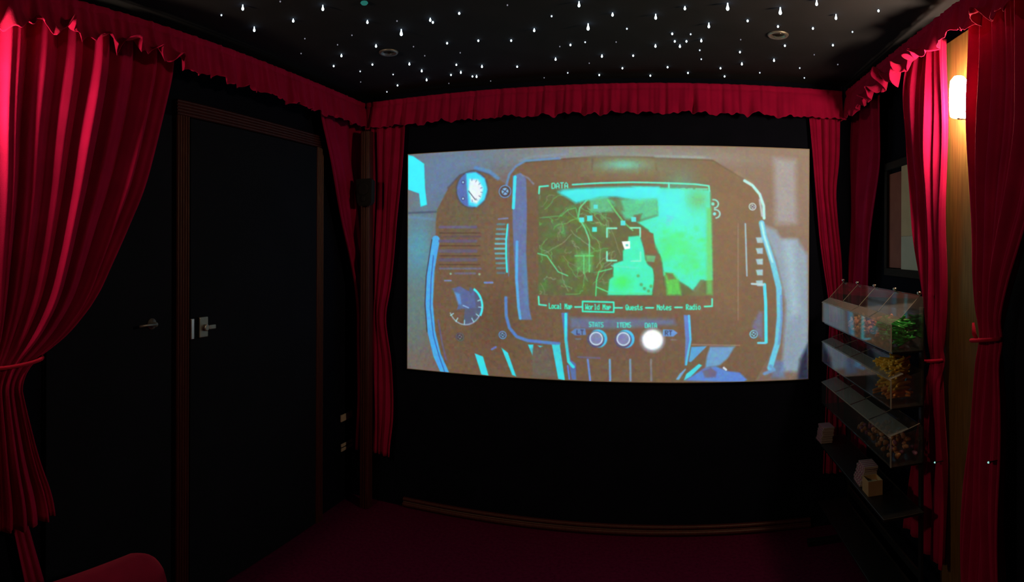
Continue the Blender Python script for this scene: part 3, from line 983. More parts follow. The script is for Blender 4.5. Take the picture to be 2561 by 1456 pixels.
pt.line([(1492, 718), (1520, 730), (1560, 734), (1630, 734)], 3, (70, 226, 150), 0.9)
pt.line([(1520, 500), (1540, 530), (1560, 556), (1582, 576)], 4, (84, 214, 120), 0.8)
for (x, y, s_) in ((1455, 550, 6), (1475, 546, 7), (1487, 574, 6), (1558, 558, 6), (1585, 549, 6), (1490, 517, 5)):
    pt.poly([(x - s_, y - s_), (x + s_, y - s_), (x + s_, y + s_), (x - s_, y + s_)], (60, 232, 226), 1, 1)
# selection brackets and a plain white marker
BK = (120, 240, 205)
for (x, y, sx, sy) in ((1518, 571, 1, 1), (1601, 570, -1, 1), (1518, 652, 1, -1), (1602, 653, -1, -1)):
    pt.line([(x + sx * 24, y), (x, y), (x, y + sy * 22)], 4, BK, 1, 0.9)
pt.poly([(1555, 604), (1576, 603), (1576, 622), (1562, 624), (1558, 614)], (245, 255, 250), 1, 1)
pt.poly([(1565, 611), (1571, 611), (1571, 616), (1565, 616)], (60, 200, 190), 1, 1)
for k in range(12):
    pt.line([(1530 + k * 6, 664 + 0.5 * k), (1533 + k * 6, 666 + 0.5 * k)], 4, (90, 236, 200), 0.7, 1)
pt.line([(1668, 540), (1682, 545)], 5, (90, 210, 240), 0.8); pt.line([(1668, 548), (1680, 552)], 4, (90, 210, 240), 0.8); pt.disc(1671, 558, 5, 5, (120, 210, 220), 0.8, 1, 2.5)
# menu lines and words
ML = (70, 240, 205)
pt.line([(1348, 484), (1349, 467), (1371, 465)], 4, ML, 1, 0.9)
pt.text('DATA', 1400, 464, 41, 15, ML, -0.05)
pt.line([(1432, 462), (1500, 458), (1580, 456), (1670, 458), (1740, 461), (1773, 465), (1774, 478)], 4, ML, 1, 0.9)
pt.line([(1673, 458), (1673, 470)], 4, ML, 1, 0.9)
for k in range(11):
    if k not in (2, 5): pt.line([(1704 + k * 6.2, 473), (1706 + k * 6.2, 473)], 5, (80, 220, 180), 0.8, 1)
pt.line([(1347, 742), (1348, 762), (1366, 764)], 4, ML, 1, 0.9)
MT = (30, 244, 205)
pt.text('Local Map', 1402, 766, 58, 14, MT, 0.03)
pt.line([(1438, 768), (1456, 768)], 4, ML, 1, 0.9)
pt.line([(1457, 754), (1535, 756), (1535, 781), (1457, 779), (1457, 754)], 4, MT, 1, 0.9)
pt.text('World Map', 1496, 768, 64, 14, MT, 0.01)
pt.line([(1537, 770), (1556, 770)], 4, ML, 1, 0.9)
pt.text('Quests', 1586, 769, 42, 14, MT)
pt.line([(1615, 770), (1634, 770)], 4, ML, 1, 0.9)
pt.text('Notes', 1661, 769, 36, 14, MT)
pt.line([(1688, 769), (1706, 769)], 4, ML, 1, 0.9)
pt.text('Radio', 1734, 768, 36, 14, MT, -0.02)
pt.line([(1762, 767), (1781, 766), (1781, 748)], 4, ML, 1, 0.9)

A = pt.a
g = np.random.RandomState(3)
for sc_, am_ in ((4, 5.0), (8, 3.5)):                       # mottling of the projected picture
    nz = g.normal(0, 1, (CH // sc_ + 2, CW // sc_ + 2, 3)).repeat(sc_, 0).repeat(sc_, 1)[:CH, :CW]
    A = A + nz * am_
for _ in range(2):                                          # lens softness
    B = A.copy()
    B[1:-1, 1:-1] = (A[1:-1, 1:-1] * 4 + A[:-2, 1:-1] * 2 + A[2:, 1:-1] * 2 + A[1:-1, :-2] * 2 + A[1:-1, 2:] * 2 + A[:-2, :-2] + A[2:, 2:] + A[:-2, 2:] + A[2:, :-2]) / 16
    A = B
A = np.clip(A, 0, 255) / 255
LIN = np.where(A <= 0.04045, A / 12.92, ((A + 0.055) / 1.055) ** 2.4)
LIN = np.clip(LIN - np.array(PICSUB), 0, None)

screen = empty('projection_screen', ((SX0 + SX1) / 2, 3.0, SZ0), 'large white projection screen showing a blue-green game menu with a map', 'screen')
org = Vector(screen.location)
bm = bmesh.new()
box(bm, SX0 - org.x - 0.004, SX1 - org.x + 0.004, 0.001, YF - 3.0, -0.004, SZ1 - SZ0 + 0.004)
from_bm('backing_board', bm, mat('screen_board', (0.45, 0.42, 0.38), rough=0.8), screen)
gx, gz = np.meshgrid(np.linspace(SX0, SX1, CW) - org.x, np.linspace(SZ1, SZ0, CH) - org.z)
co = np.zeros((CH * CW, 3), dtype=np.float32)
co[:, 0] = gx.ravel(); co[:, 2] = gz.ravel()
idx = np.arange(CH * CW).reshape(CH, CW)
quads = np.stack([idx[:-1, :-1], idx[1:, :-1], idx[1:, 1:], idx[:-1, 1:]], -1).reshape(-1, 4).astype(np.int32)
me = bpy.data.meshes.new('picture')
nq = len(quads)
me.vertices.add(CH * CW); me.vertices.foreach_set('co', co.ravel())
me.loops.add(nq * 4); me.loops.foreach_set('vertex_index', quads.ravel())
me.polygons.add(nq)
me.polygons.foreach_set('loop_start', np.arange(0, nq * 4, 4, dtype=np.int32))
me.update(calc_edges=True)
at_ = me.color_attributes.new('picture', 'FLOAT_COLOR', 'POINT')
rgba = np.ones((CH * CW, 4), dtype=np.float32)
rgba[:, :3] = LIN.reshape(-1, 3)
at_.data.foreach_set('color', rgba.ravel())
m, t, p, out_ = nt('projected_picture')
ca = N(t, 'ShaderNodeVertexColor', layer_name='picture')
p.inputs['Base Color'].default_value = (0.36, 0.36, 0.36, 1)
p.inputs['Roughness'].default_value = 0.9
p.inputs['Specular IOR Level'].default_value = 0.1
t.links.new(ca.outputs[0], p.inputs['Emission Color'])
p.inputs['Emission Strength'].default_value = 1.0
link('picture', me, m, screen)

# ------------------------------------------------------------------ small black speaker on the corner post
sp = at(915, 482, y=2.86)
spk = empty('speaker', (sp.x, 2.86, sp.z), 'small black satellite speaker on the corner post left of the screen', 'speaker')
pw = at(935, 482, y=2.86).x - at(895, 482, y=2.86).x
ph = at(915, 448, y=2.86).z - at(915, 516, y=2.86).z
bm = bmesh.new()
w2, h2 = pw / 2, ph / 2
fr = [(-w2, h2), (w2, h2), (w2 * 0.98, -h2 * 0.75), (w2 * 0.7, -h2), (-w2 * 0.55, -h2), (-w2 * 0.85, -h2 * 0.7)]
A_ = [bm.verts.new((x, -0.03, z)) for x, z in fr]
B_ = [bm.verts.new((x * 0.85, 0.03, z * 0.9)) for x, z in fr]
for i in range(6): bm.faces.new((A_[i], A_[(i + 1) % 6], B_[(i + 1) % 6], B_[i]))
bm.faces.new(A_); bm.faces.new(B_)
bmesh.ops.bevel(bm, geom=list(bm.edges), offset=0.004, segments=2, affect='EDGES')
from_bm('cabinet', bm, BLACKFAB, spk)
bm = bmesh.new()
lathe(bm, [(w2 * 0.72, -0.031), (w2 * 0.72, -0.035), (w2 * 0.5, -0.036), (w2 * 0.2, -0.032)], (0, 0, h2 * 0.25), 'Y', 24)
lathe(bm, [(w2 * 0.34, -0.031), (w2 * 0.34, -0.034), (w2 * 0.1, -0.036)], (0, 0, -h2 * 0.5), 'Y', 20)
from_bm('grille', bm, BLACKFAB, spk, True)
bm = bmesh.new()
box(bm, -0.010, 0.010, 0.028, 0.042, -0.015, 0.015, 0.002)
from_bm('bracket', bm, BLACKPL, spk)

# ------------------------------------------------------------------ two low wall sockets on the left wall
for (px, py, lab, slots) in ((865, 1041, 'upper of the two pale wall plates low on the left wall by the corner curtain', 0),
                             (866, 1113, 'lower of the two pale wall plates low on the left wall by the corner curtain', 1)):
    c = at(px, py, x=XL)
    ya, yb = at(px - 14, py, x=XL).y, at(px + 14, py, x=XL).y
    t_ = empty('wall_plate', (XL, c.y, c.z), lab, 'wall plate', 'pale wall plates by the corner curtain')
    hw = (yb - ya) / 2
    bm = bmesh.new()
    if slots:
        box(bm, 0, 0.008, -hw, hw, 0.004, 0.022, 0.002)
        box(bm, 0, 0.008, -hw, hw, -0.022, -0.004, 0.002)
    else:
        box(bm, 0, 0.008, -hw, hw, -0.020, 0.020, 0.002)
    from_bm('cover', bm, PALEPL, t_)
    for s_ in (-1, 1):
        bm = bmesh.new()
        box(bm, 0.0075, 0.0100, s_ * hw * 0.6 - 0.004, s_ * hw * 0.6 + 0.004, 0.008, 0.016, 0.001)
        from_bm('switch', bm, PALEPL, t_)

# ------------------------------------------------------------------ dark-framed panel on the right wall
xp = XR - 0.012
pa, pb, pc = at(2223, 560, x=xp).y, at(2254, 560, x=xp).y, at(2299, 560, x=xp).y
zt_, zm_, zb_ = at(2262, 414, x=xp).z, at(2275, 590, x=xp).z, at(2262, 672, x=xp).z
fr_ = empty('framed_picture', (XR, (pa + pc) / 2, zb_), 'black framed picture with maroon and cream bands, right wall above the sweet stand', 'picture')
oy, oz = (pa + pc) / 2, zb_
pc2 = pc - 0.16
bm = bmesh.new()
box(bm, -0.010, -0.002, pa - 0.0 - oy, pb - oy, zb_ - oz, zt_ - 0.02 - oz)
from_bm('maroon_band', bm, MAROONP, fr_)
bm = bmesh.new()
box(bm, -0.0125, -0.002, pc2 - oy, pb - oy - 0.001, zm_ - oz, zt_ - oz)
from_bm('cream_band', bm, CREAM, fr_)
bm = bmesh.new()
box(bm, -0.0125, -0.002, pc2 - oy, pb - oy - 0.001, zb_ - 0.004 - oz, zm_ - oz - 0.001)
from_bm('blue_band', bm, ICEBLUE, fr_)
bm = bmesh.new()
f_ = 0.035
ylo, yhi = pc2 - oy, pa - oy
box(bm, -0.024, 0, ylo - f_, yhi + f_, zt_ - oz, zt_ - oz + f_, 0.004)
box(bm, -0.024, 0, ylo - f_, yhi + f_, -f_ - 0.004, -0.004, 0.004)
box(bm, -0.024, 0, ylo - f_, ylo, -0.004, zt_ - oz, 0.004)
box(bm, -0.024, 0, yhi, yhi + f_, -0.004, zt_ - oz, 0.004)
from_bm('frame', bm, BLACKFAB, fr_)

# ------------------------------------------------------------------ recessed ceiling lights (switched off)
for (px, py, lab) in ((972, 130, 'unlit round ceiling downlight at the left, among the star points'), (1946, 86, 'unlit round ceiling downlight at the right, catching lamp light')):
    c = at(px, py, z=ZC)
    t_ = empty('ceiling_downlight', (c.x, c.y, ZC), lab, 'ceiling light', 'unlit ceiling downlights')
    bm = bmesh.new()
    lathe(bm, [(0.026, 0.0), (0.030, -0.006), (0.040, -0.008), (0.044, -0.003), (0.044, 0.0)], (0, 0, 0), 'Z', 32)
    from_bm('rim', bm, GREYMETAL, t_, True)
    bm = bmesh.new()
    lathe(bm, [(0.004, -0.018), (0.014, -0.015), (0.020, -0.009), (0.024, -0.0015), (0.024, 0.0)], (0, 0, 0), 'Z', 24)
    from_bm('bulb', bm, CLEAR, t_, True)

# ------------------------------------------------------------------ fibre-optic star points
STAR = glow('star_point_light', (0.72, 0.93, 1.0), 3.2)
STARD = glow('faint_star_point_light', (0.75, 0.75, 0.9), 0.30)
STARM = glow('dim_star_point_light', (0.80, 0.90, 1.0), 1.1)
Z6, Z7 = 3.2013, 3.123
stars = []
for (x, y, k) in ((172, 119, 'm'), (343, 62, 'B'), (435, 235, 'B'), (747, 163, 'b'), (984, 65, 'B'), (840, 308, 'f'), (1133, 443, 'b'), (1071, 526, 's'),
                  (1283, 569, 'm'), (1381, 514, 's'), (1341, 174, 'b'), (1578, 167, 'f'), (1612, 262, 'G'), (1410, 366, 'b'), (1677, 510, 'b'), (1776, 565, 'b'),
                  (1547, 594, 'm'), (1582, 681, 's'), (1497, 733, 'm'), (1815, 637, 'b'), (1844, 157, 'b'), (1865, 176, 's'), (2076, 104, 's'), (1979, 343, 's'),
                  (2084, 421, 'f'), (2053, 516, 's'), (2089, 577, 'b'), (2010, 597, 's'), (2182, 609, 's'), (2215, 610, 'b'), (2258, 530, 'b'), (2229, 323, 's'),
                  (2462, 40, 'f'), (2492, 322, 's'), (2540, 531, 's'), (643, 11, 'f'), (1287, 655, 'f'), (1993, 666, 'f'), (1217, 281, 'f'), (810, 427, 'f'), (1102, 357, 'f'), (2328, 647, 'f'), (1710, 372, 'f'), (1800, 445, 'f')):
    stars.append((500 + x / Z6, y / Z6, k))
for (x, y, k) in ((525, 35, 'B'), (311, 124, 'm'), (175, 234, 'b'), (596, 212, 'G'), (787, 112, 'b'), (1124, 132, 'B'), (1352, 62, 'b'), (1686, 55, 'G'), (2097, 88, 'G'),
                  (2381, 24, 'B'), (2532, 134, 'B'), (1539, 200, 'B'), (899, 222, 'm'), (1842, 160, 's'), (2079, 204, 's'), (2352, 219, 's'), (2508, 350, 's'),
                  (2133, 354, 's'), (2048, 469, 'b'), (1788, 308, 'f'), (1782, 404, 's'), (1797, 497, 'b'), (1630, 530, 's'), (1662, 594, 's'), (1937, 566, 'm'),
                  (2249, 529, 'm'), (2285, 606, 'm'), (2362, 426, 'f'), (1253, 261, 's'), (1273, 320, 's'), (1313, 359, 'b'), (1364, 320, 's'), (1397, 265, 'm'),
                  (1480, 315, 'b'), (1468, 390, 'm'), (1480, 460, 'm'), (1122, 357, 'b'), (1217, 522, 's'), (1376, 567, 's'), (1082, 588, 's'), (948, 432, 's'),
                  (704, 436, 'b'), (864, 530, 's'), (683, 583, 's'), (605, 492, 'f'), (573, 327, 'm'), (458, 348, 's'), (342, 460, 'b'), (42, 518, 's'),
                  (437, 567, 'm'), (375, 362, 'f'), (253, 606, 'f'), (2547, 502, 'f'), (815, 327, 'f')):
    stars.append((1280 + x / Z7, y / Z7, k))
for (x, y, k) in ((2197, 26, 's'), (2132, 79, 'm'), (2095, 161, 'f')):
    stars.append((x, y, k))
SPEC = {  # radius, hang length
    'G': (0.0062, 0.016, 'brightest', STAR), 'B': (0.0050, 0.012, 'bright', STAR), 'b': (0.0046, 0.006, 'bright', STAR),
    's': (0.0042, 0.002, 'small', STAR), 'm': (0.0036, 0.001, 'dim', STARM), 'f': (0.0028, 0.001, 'faint', STARD)}
LAB = {'G': 'longest and brightest hanging star point of light in the black ceiling', 'B': 'long bright teardrop star point of light in the black ceiling',
       'b': 'bright star point of light in the black ceiling', 's': 'small round white star point of light in the black ceiling',
       'm': 'tiny dim star point of light in the black ceiling', 'f': 'faintest barely lit star point in the black ceiling'}
star_mesh = {}
for k, (r, hl, nm, mm) in SPEC.items():
    bm = bmesh.new()
    lathe(bm, [(r * 0.35, 0.0), (r * 0.45, -hl * 0.5), (r * 0.9, -hl - r * 0.2), (r, -hl - r * 0.8), (r * 0.7, -hl - r * 1.5), (r * 0.2, -hl - r * 1.8)], (0, 0, 0), 'Z', 10)
    me_ = bpy.data.meshes.new('star_light')
    bmesh.ops.recalc_face_normals(bm, faces=bm.faces)
    bm.to_mesh(me_); bm.free()
    me_.materials.append(mm)
    me_.polygons.foreach_set('use_smooth', [True] * len(me_.polygons))
    star_mesh[k] = me_
for (px, py, k) in stars:
    c = at(px, py + 1, z=ZC - SPEC[k][1] * 0.8 - 0.003)
    o = bpy.data.objects.new('star_light', star_mesh[k])
    o.location = (c.x, c.y, ZC)
    sc.collection.objects.link(o)
    tag(o, LAB[k], 'star light', {'G': 'longest brightest star lights', 'B': 'long bright star lights', 'b': 'bright star lights', 's': 'small white star lights', 'm': 'tiny dim star lights', 'f': 'faintest star lights'}[k])
c = at(911, 9, z=ZC - 0.006)
bm = bmesh.new()
lathe(bm, [(0.012, 0.0), (0.014, -0.004), (0.010, -0.009), (0.006, -0.010), (0.004, -0.006)], (0, 0, 0), 'Z', 20)
o = from_bm('star_light', bm, glow('teal_ring_light', (0.02, 0.16, 0.13), 0.8), None, True, (c.x, c.y, ZC))
tag(o, 'dull teal ring of light at the top edge, left of centre', 'star light')

# two glowing specks, added for stray bright points on the right-hand curtains
for (px, py, xx, lab) in ((2338, 1157, 0.968, 'tiny pale added speck of light on the curtain left of the wood strip'), (2472, 1157, 0.950, 'tiny pale added speck of light on the curtain right of the wood strip')):
    c = at(px, py, x=xx)
    t_ = empty('added_light_speck', c, lab, 'light speck', 'tiny added light specks on the curtains')
    bm = bmesh.new()
    lathe(bm, [(0.0005, -0.004), (0.0028, -0.002), (0.0034, 0.001), (0.0034, 0.003)], (0, 0, 0), 'X', 12)
    from_bm('glow_dot', bm, glow('pale_cyan_glow_dot', (0.35, 0.75, 0.70), 0.9), t_, True)
    bm = bmesh.new()
    lathe(bm, [(0.0045, 0.001), (0.0045, 0.006), (0.0020, 0.008), (0.0020, 0.035)], (0, 0, 0), 'X', 12)
    from_bm('clip', bm, BLACKPL, t_, True)  # made-up pin that holds the added speck to the cloth

# ------------------------------------------------------------------ sweet stand: black frame and three clear trays
FX, BX = 0.80, 0.93
SY0, SY1 = 1.94, 2.87
trays_z = (1.222, 1.020, 0.812)      # height of the front lip of each tray
depths = (0.098, 0.100, 0.105)
stand = empty('display_stand', (0.88, 2.40, 0), 'black steel stand holding three tiers of clear sweet trays by the right wall', 'display stand')
so = Vector(stand.location)


def pbox(name, x0, x1, y0, y1, z0, z1, m, parent, o_, bev=0.002):
    bm = bmesh.new()
    box(bm, x0 - o_.x, x1 - o_.x, y0 - o_.y, y1 - o_.y, z0 - o_.z, z1 - o_.z, bev)
    return from_bm(name, bm, m, parent)


for yv in (SY0 + 0.02, SY1 - 0.045):
    pbox('upright', 0.932, 0.944, yv, yv + 0.025, 0.03, 1.28, STANDM, stand, so)
    pbox('foot', 0.72, 0.944, yv - 0.004, yv + 0.029, 0.0, 0.029, STANDM, stand, so, 0.004)
for zz, dp in zip(trays_z, depths):
    pbox('shelf', FX + 0.01, 0.931, SY0 + 0.01, SY1 - 0.01, zz - dp - 0.010, zz - dp - 0.002, STANDM, stand, so)
pbox('bottom_shelf', FX - 0.03, 0.931, SY0 - 0.01, SY1 + 0.02, 0.518, 0.528, STANDM, stand, so)
pbox('crossbar', 0.933, 0.943, SY0 + 0.046, SY1 - 0.046, 0.25, 0.28, STANDM, stand, so)
for zz in (0.20,):
    pbox('low_shelf', FX - 0.02, 0.931, SY0 + 0.01, SY1 - 0.01, zz, zz + 0.01, STANDM, stand, so)

tray_labels = ('topmost clear tray with raised lids, holding pink sweets and green jelly snakes', 'middle clear tray, heaped with yellow jelly strips at its near end',
               'lowest clear tray, with mixed dark sweets at its near end')
NB = 5
th = 0.0025
for ti, (zz, dp) in enumerate(zip(trays_z, depths)):
    zb = zz - dp
    tr_ = empty('sweet_tray', (0.87, 2.40, zb), tray_labels[ti], 'tray', 'clear sweet trays on the black stand')
    to = Vector(tr_.location)
    bm = bmesh.new()
    def bb(x0, x1, y0, y1, z0, z1):
        box(bm, x0 - to.x, x1 - to.x, y0 - to.y, y1 - to.y, z0 - to.z, z1 - to.z)
    bb(FX, BX, SY0, SY1, zb, zb + th)
    bb(FX, FX + th, SY0, SY1, zb + th, zz)
    bb(BX - th, BX, SY0, SY1, zb + th, zz + (0.10 if ti == 0 else 0.03))
    for yv in (SY0, SY1 - th):
        poly = [(FX + th - to.x, zb + th - to.z), (BX - th - to.x, zb + th - to.z), (BX - th - to.x, zz + (0.095 if ti == 0 else 0.025) - to.z), (FX + th - to.x, zz - to.z)]
        prism(bm, poly, 'Y', yv - to.y, yv + th - to.y)
    from_bm('bin', bm, CLEAR, tr_)
    # bright cut edges along the front lip and near corner
    bm = bmesh.new()
    bb(FX - 0.001, FX + th + 0.001, SY0, SY1, zz, zz + 0.003)
    bb(FX - 0.001, FX + th + 0.001, SY0 - 0.001, SY0 + th + 0.001, zb, zz)
    from_bm('cut_edge', bm, EDGE, tr_)
    for k in range(1, NB):
        yv = SY0 + (SY1 - SY0) * k / NB
        bm = bmesh.new()
        poly = [(FX + th - to.x, zb + th - to.z), (BX - th - to.x, zb + th - to.z), (BX - th - to.x, zz - 0.002 - to.z), (FX + th - to.x, zz - 0.006 - to.z)]
        prism(bm, poly, 'Y', yv - th / 2 - to.y, yv + th / 2 - to.y)
        from_bm('divider', bm, CLEAR, tr_)
    nf_ = 4
    fl = 0.040 if ti == 0 else (0.052 if ti == 1 else 0.074)
    fz = 0.020 if ti == 0 else (0.016 if ti == 1 else 0.020)
    for k in range(nf_):
        ya = SY0 + (SY1 - SY0) * k / nf_ + 0.006
        yb = SY0 + (SY1 - SY0) * (k + 1) / nf_ - 0.006
        bm = bmesh.new()
        x0, x1 = FX + 0.001 - to.x, FX + fl - to.x
        z0, z1 = zz + 0.004 - to.z, zz + 0.004 + fz - to.z
        prism(bm, [(x0, z0), (x1, z1), (x1, z1 + th), (x0, z0 + th)], 'Y', ya - to.y, yb - to.y)
        from_bm('label_flap', bm, FROST, tr_)
    # lids
    rise = 0.100 if ti == 0 else 0.034
    for k in range(1 if ti == 1 else 0, nf_):
        ya = SY0 + (SY1 - SY0) * k / nf_ + 0.003
        yb = SY0 + (SY1 - SY0) * (k + 1) / nf_ - 0.003
        bm = bmesh.new()
        x0, x1 = FX + fl + 0.001 - to.x, BX - 0.012 - to.x
        z0, z1 = zz + 0.004 + fz - to.z, zz + rise + 0.004 - to.z
        prism(bm, [(x0, z0), (x1, z1), (x1, z1 + th), (x0, z0 + th)], 'Y', ya - to.y, yb - to.y)
        lid = from_bm('lid', bm, CLEAR, tr_)
        for yy_ in ((ya, yb) if k == nf_ - 1 else (ya,)):
            bm = bmesh.new()
            prism(bm, [(x0, z0 + th), (x1, z1 + th), (x1, z1 + th + 0.002), (x0, z0 + th + 0.002)], 'Y', yy_ - to.y - 0.0012, yy_ - to.y + 0.0012)
            from_bm('rib', bm, EDGE, lid)
        if ti == 0:
            for yy_ in ((ya, yb) if k == nf_ - 1 else (ya,)):
                bm = bmesh.new()
                lathe(bm, [(0.0012, 0.000), (0.0065, 0.002), (0.0092, 0.007), (0.0078, 0.012), (0.0022, 0.015)], (x1 - 0.004, yy_ - to.y, z1 + th), 'Z', 14)
                from_bm('glint_knob', bm, CHROME, lid, True)  # chrome knob added to catch the lamp as a glint

# ---- the sweets, one object each
def piece(name, bm, m):
    bmesh.ops.recalc_face_normals(bm, faces=bm.faces)
    me_ = bpy.data.meshes.new(name)
    bm.to_mesh(me_); bm.free()
    me_.materials.append(m)
    me_.polygons.foreach_set('use_smooth', [True] * len(me_.polygons))
    return me_


def snake(name, m, ln, rad, bend, wig, seed):
    r = random.Random(seed)
    pts, rads = [], []
    n = 12
    for i in range(n + 1):
        t_ = i / n
        pts.append((ln * (t_ - 0.5), bend * math.sin(PI * t_) + wig * math.sin(2.5 * PI * t_ + r.random()), 0.25 * bend * math.sin(PI * t_)))
        rads.append(rad * (0.35 + 0.65 * math.sin(PI * min(1, max(0, 0.08 + t_ * 0.84))) ** 0.5))
    bm = bmesh.new()
    tube(bm, pts, rads, 7)
    return piece(name, bm, m)


def nugget(name, m, r, el):
    bm = bmesh.new()
    bmesh.ops.create_icosphere(bm, subdivisions=2, radius=r)
    for v in bm.verts:
        v.co.x *= el
        v.co.y += 0.35 * (v.co.x ** 2) / (r * el)
        v.co.z *= 0.8
        v.co *= 1 + 0.08 * math.sin(v.co.x * 400) * math.sin(v.co.y * 500)
    return piece(name, bm, m)


def scatter(meshes, name, n, box_, heap, label, cat, group, seed, flat=0.3, yaw=None):
    """box_: x0,x1,y0,y1,z0 ; heap(x,y): height of the heap"""
    r = random.Random(seed)
    x0, x1, y0, y1, z0 = box_
    for i in range(n):
        x, y = r.uniform(x0, x1), r.uniform(y0, y1)
        u = (i + 1) / n
        z = z0 + heap(x, y) * (u ** 0.7)
        o = bpy.data.objects.new(name, r.choice(meshes))
        o.location = (x, y, z)
        o.rotation_euler = (r.uniform(-flat, flat), r.uniform(-flat, flat), r.uniform(0, 2 * PI) if yaw is None else yaw + r.uniform(-0.6, 0.6))
        sc.collection.objects.link(o)
        tag(o, label, cat, group)


gs = [snake('jelly_snake', CANDY['green'], 0.076, 0.0060, b, w_, s_) for b, w_, s_ in ((0.018, 0.004, 1), (-0.022, 0.006, 2), (0.028, 0.002, 3))]
zf = [z - d + 0.010 for z, d in zip(trays_z, depths)]
bw = (SY1 - SY0) / NB
scatter(gs, 'jelly_snake', 60, (FX + 0.040, BX - 0.042, SY0 + 0.042, SY0 + 1.2 * bw, zf[0]), lambda x, y: 0.078 + 0.030 * (x - FX) / 0.14, 'green jelly snake in the near bin of the topmost tray', 'sweet', 'green jelly snakes', 5, 0.45)
ps = [nugget('foam_sweet', CANDY['pink'], 0.0085, 1.4), nugget('foam_sweet', CANDY['peach'], 0.008, 1.6)]
scatter(ps, 'foam_sweet', 110, (FX + 0.016, BX - 0.016, SY0 + 1.25 * bw, SY0 + 3.1 * bw, zf[0]), lambda x, y: 0.060 * (1 - 0.35 * smooth((y - SY0 - 1.5 * bw) / bw)) + 0.035 * (x - FX) / 0.14, 'small pink foam sweet in the middle bins of the topmost tray', 'sweet', 'pink foam sweets', 6, 1.2)
ys = [snake('jelly_strip', CANDY['yellow'], 0.092, 0.0066, 0.008, 0.002, 4), snake('jelly_strip', CANDY['yellow'], 0.084, 0.0062, -0.014, 0.003, 5)]
os_ = [snake('jelly_strip', CANDY['orange'], 0.090, 0.0064, 0.010, 0.002, 6)]
hp = lambda x, y: 0.135 * (1 - 0.25 * abs((y - SY0 - 0.13) / 0.12)) + 0.045 * (x - FX) / 0.14
scatter(os_, 'jelly_strip', 26, (FX + 0.050, BX - 0.050, SY0 + 0.045, SY0 + 1.15 * bw, zf[1]), lambda x, y: 0.04, 'orange jelly strip low in the near bin of the middle tray', 'sweet', 'orange jelly strips', 8, 0.2, 0.25)
scatter(ys, 'jelly_strip', 96, (FX + 0.050, BX - 0.048, SY0 + 0.045, SY0 + 1.2 * bw, zf[1] + 0.035), lambda x, y: max(0.01, hp(x, y) - 0.035), 'yellow jelly strip heaped in the near bin of the middle tray', 'sweet', 'yellow jelly strips', 7, 0.35, 0.35)
for key, nm, lab, cat_g, n_, sd in (('brown', 'cola_sweet', 'brown sweet in the near bins of the lowest tray', 'brown sweets', 40, 9), ('purple', 'berry_sweet', 'purple sweet in the near bins of the lowest tray', 'purple sweets', 26, 10), ('peach', 'peach_sweet', 'peach sweet in the near bins of the lowest tray', 'peach sweets', 26, 12)):
    scatter([nugget(nm, CANDY[key], 0.010, 1.25), nugget(nm, CANDY[key], 0.009, 1.05)], nm, n_, (FX + 0.016, BX - 0.016, SY0 + 0.016, SY0 + 2.2 * bw, zf[2]), lambda x, y: 0.060 * (1 - 0.5 * (y - SY0) / (2.2 * bw)) + 0.03 * (x - FX) / 0.14, lab, 'sweet', cat_g, sd, 1.2)

# ---- stacks of striped paper bags on the stand's bottom shelf
m, t, p, out_ = nt('striped_paper')
tc = N(t, 'ShaderNodeTexCoord')
wv_ = N(t, 'ShaderNodeTexWave', Scale=16.0)
wv_.bands_direction = 'Y'
cr = N(t, 'ShaderNodeValToRGB')
cr.color_ramp.interpolation = 'CONSTANT'
cr.color_ramp.elements[0].color = (0.42, 0.34, 0.36, 1)
cr.color_ramp.elements[1].color = (0.28, 0.06, 0.16, 1)
cr.color_ramp.elements[1].position = 0.5
t.links.new(tc.outputs['Object'], wv_.inputs['Vector'])
t.links.new(wv_.outputs['Fac'], cr.inputs[0])
t.links.new(cr.outputs[0], p.inputs['Base Color'])
p.inputs['Roughness'].default_value = 0.8
STRIPE = m
TANPAPER = mat('tan_paper', (0.42, 0.28, 0.16), (0.48, 0.34, 0.2), rough=0.8, scale=20)


def bag_mesh(wd, dp_, hh):
    bm = bmesh.new()
    box(bm, -dp_ / 2, dp_ / 2, -wd / 2, wd / 2, 0, hh, 0.001, 1)
    bmesh.ops.recalc_face_normals(bm, faces=bm.faces)
    me_ = bpy.data.meshes.new('paper_bag')
    bm.to_mesh(me_); bm.free()
    me_.materials.append(STRIPE)
    return me_


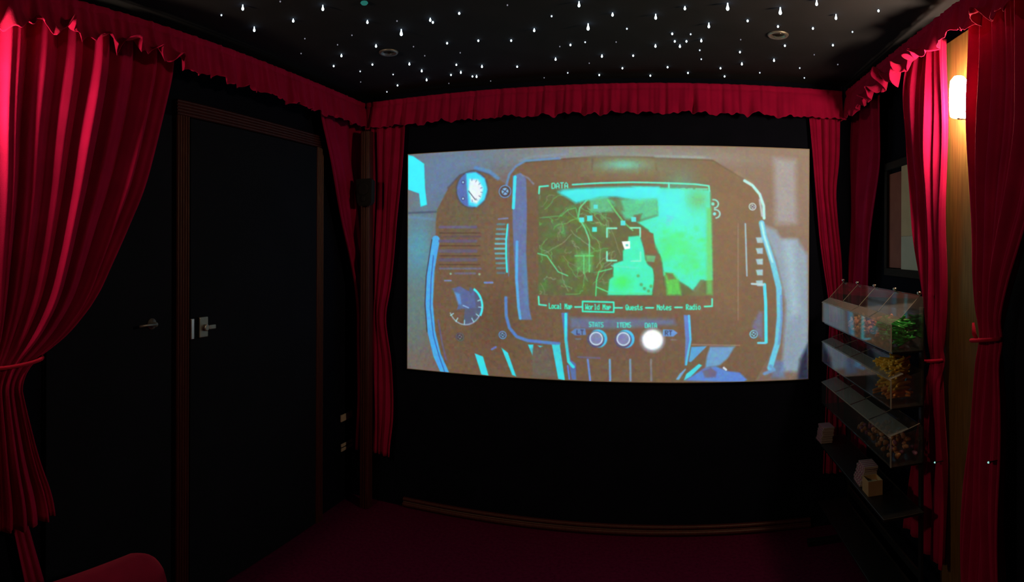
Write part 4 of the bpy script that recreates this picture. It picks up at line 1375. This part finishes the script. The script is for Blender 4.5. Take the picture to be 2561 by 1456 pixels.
bagm = bag_mesh(0.085, 0.060, 0.0105)
b1 = at(2164, 1205, x=0.80)
for k in range(7):
    o = bpy.data.objects.new('paper_bag', bagm)
    o.location = (0.815 + 0.0035 * k, 2.27 + 0.006 * (k % 2), 0.5281 + k * 0.0112)
    o.rotation_euler = (0, 0, 0.05 * (k % 3 - 1))
    sc.collection.objects.link(o)
    tag(o, 'pink striped paper bag in the stack on the bottom shelf, behind the tan box', 'paper bag', 'stack of striped paper bags near the tan box')
for k in range(7):
    o = bpy.data.objects.new('paper_bag', bagm)
    o.location = (0.800 + 0.002 * k, 2.82 - 0.004 * (k % 2), 0.5281 + k * 0.0112)
    o.rotation_euler = (0, 0, -0.04 * (k % 3 - 1))
    sc.collection.objects.link(o)
    tag(o, 'pink striped paper bag in the far stack at the screen end of the bottom shelf', 'paper bag', 'far stack of striped paper bags')
bt = empty('paper_box', (0.815, 2.165, 0.5281), 'small open tan box beside the striped paper bags, under the trays', 'box')
bm = bmesh.new()
for (a0, a1, b0, b1_, c0, c1) in ((-0.03, 0.03, -0.035, 0.035, 0, 0.003), (-0.03, -0.027, -0.035, 0.035, 0.003, 0.058), (0.027, 0.03, -0.035, 0.035, 0.003, 0.058), (-0.027, 0.027, -0.035, -0.032, 0.003, 0.058), (-0.027, 0.027, 0.032, 0.035, 0.003, 0.058)):
    box(bm, a0, a1, b0, b1_, c0, c1)
from_bm('carton', bm, TANPAPER, bt)
bm = bmesh.new()
box(bm, -0.026, 0.026, -0.031, 0.031, 0.0035, 0.040, 0.002)
from_bm('contents', bm, CREAM, bt)

# ------------------------------------------------------------------ red sofa at the lower left, only its far arm in the picture
sofa = empty('sofa', (-0.85, 0.72, 0), 'rounded red velvet sofa arm at the bottom left corner by the swept curtain', 'sofa')


def rounded(name, x0, x1, y0, y1, z0, z1, bev, m=RED_SEAT):
    bm = bmesh.new()
    box(bm, x0 + 0.85, x1 + 0.85, y0 - 0.72, y1 - 0.72, z0, z1, bev, 6)
    o = from_bm(name, bm, m, sofa, True)
    return o


a0 = at(352, 1372, z=0.50)
rounded('arm', -1.55, -1.37, 0.25, 1.235, 0.06, 0.505, 0.085)
rounded('arm', -0.55, -0.37, 0.25, 1.20, 0.06, 0.505, 0.085)
rounded('seat_base', -1.368, -0.552, 0.30, 1.16, 0.06, 0.26, 0.02)
rounded('seat_cushion', -1.362, -0.558, 0.42, 1.17, 0.262, 0.38, 0.05)
rounded('backrest', -1.365, -0.555, 0.22, 0.41, 0.262, 0.72, 0.07)
for fx_ in (-1.50, -0.42):
    for fy_ in (0.33, 1.10):
        bm = bmesh.new()
        lathe(bm, [(0.016, 0.0), (0.022, 0.062)], (fx_ + 0.85, fy_ - 0.72, 0), 'Z', 16)
        from_bm('foot', bm, BLACKPL, sofa, True)
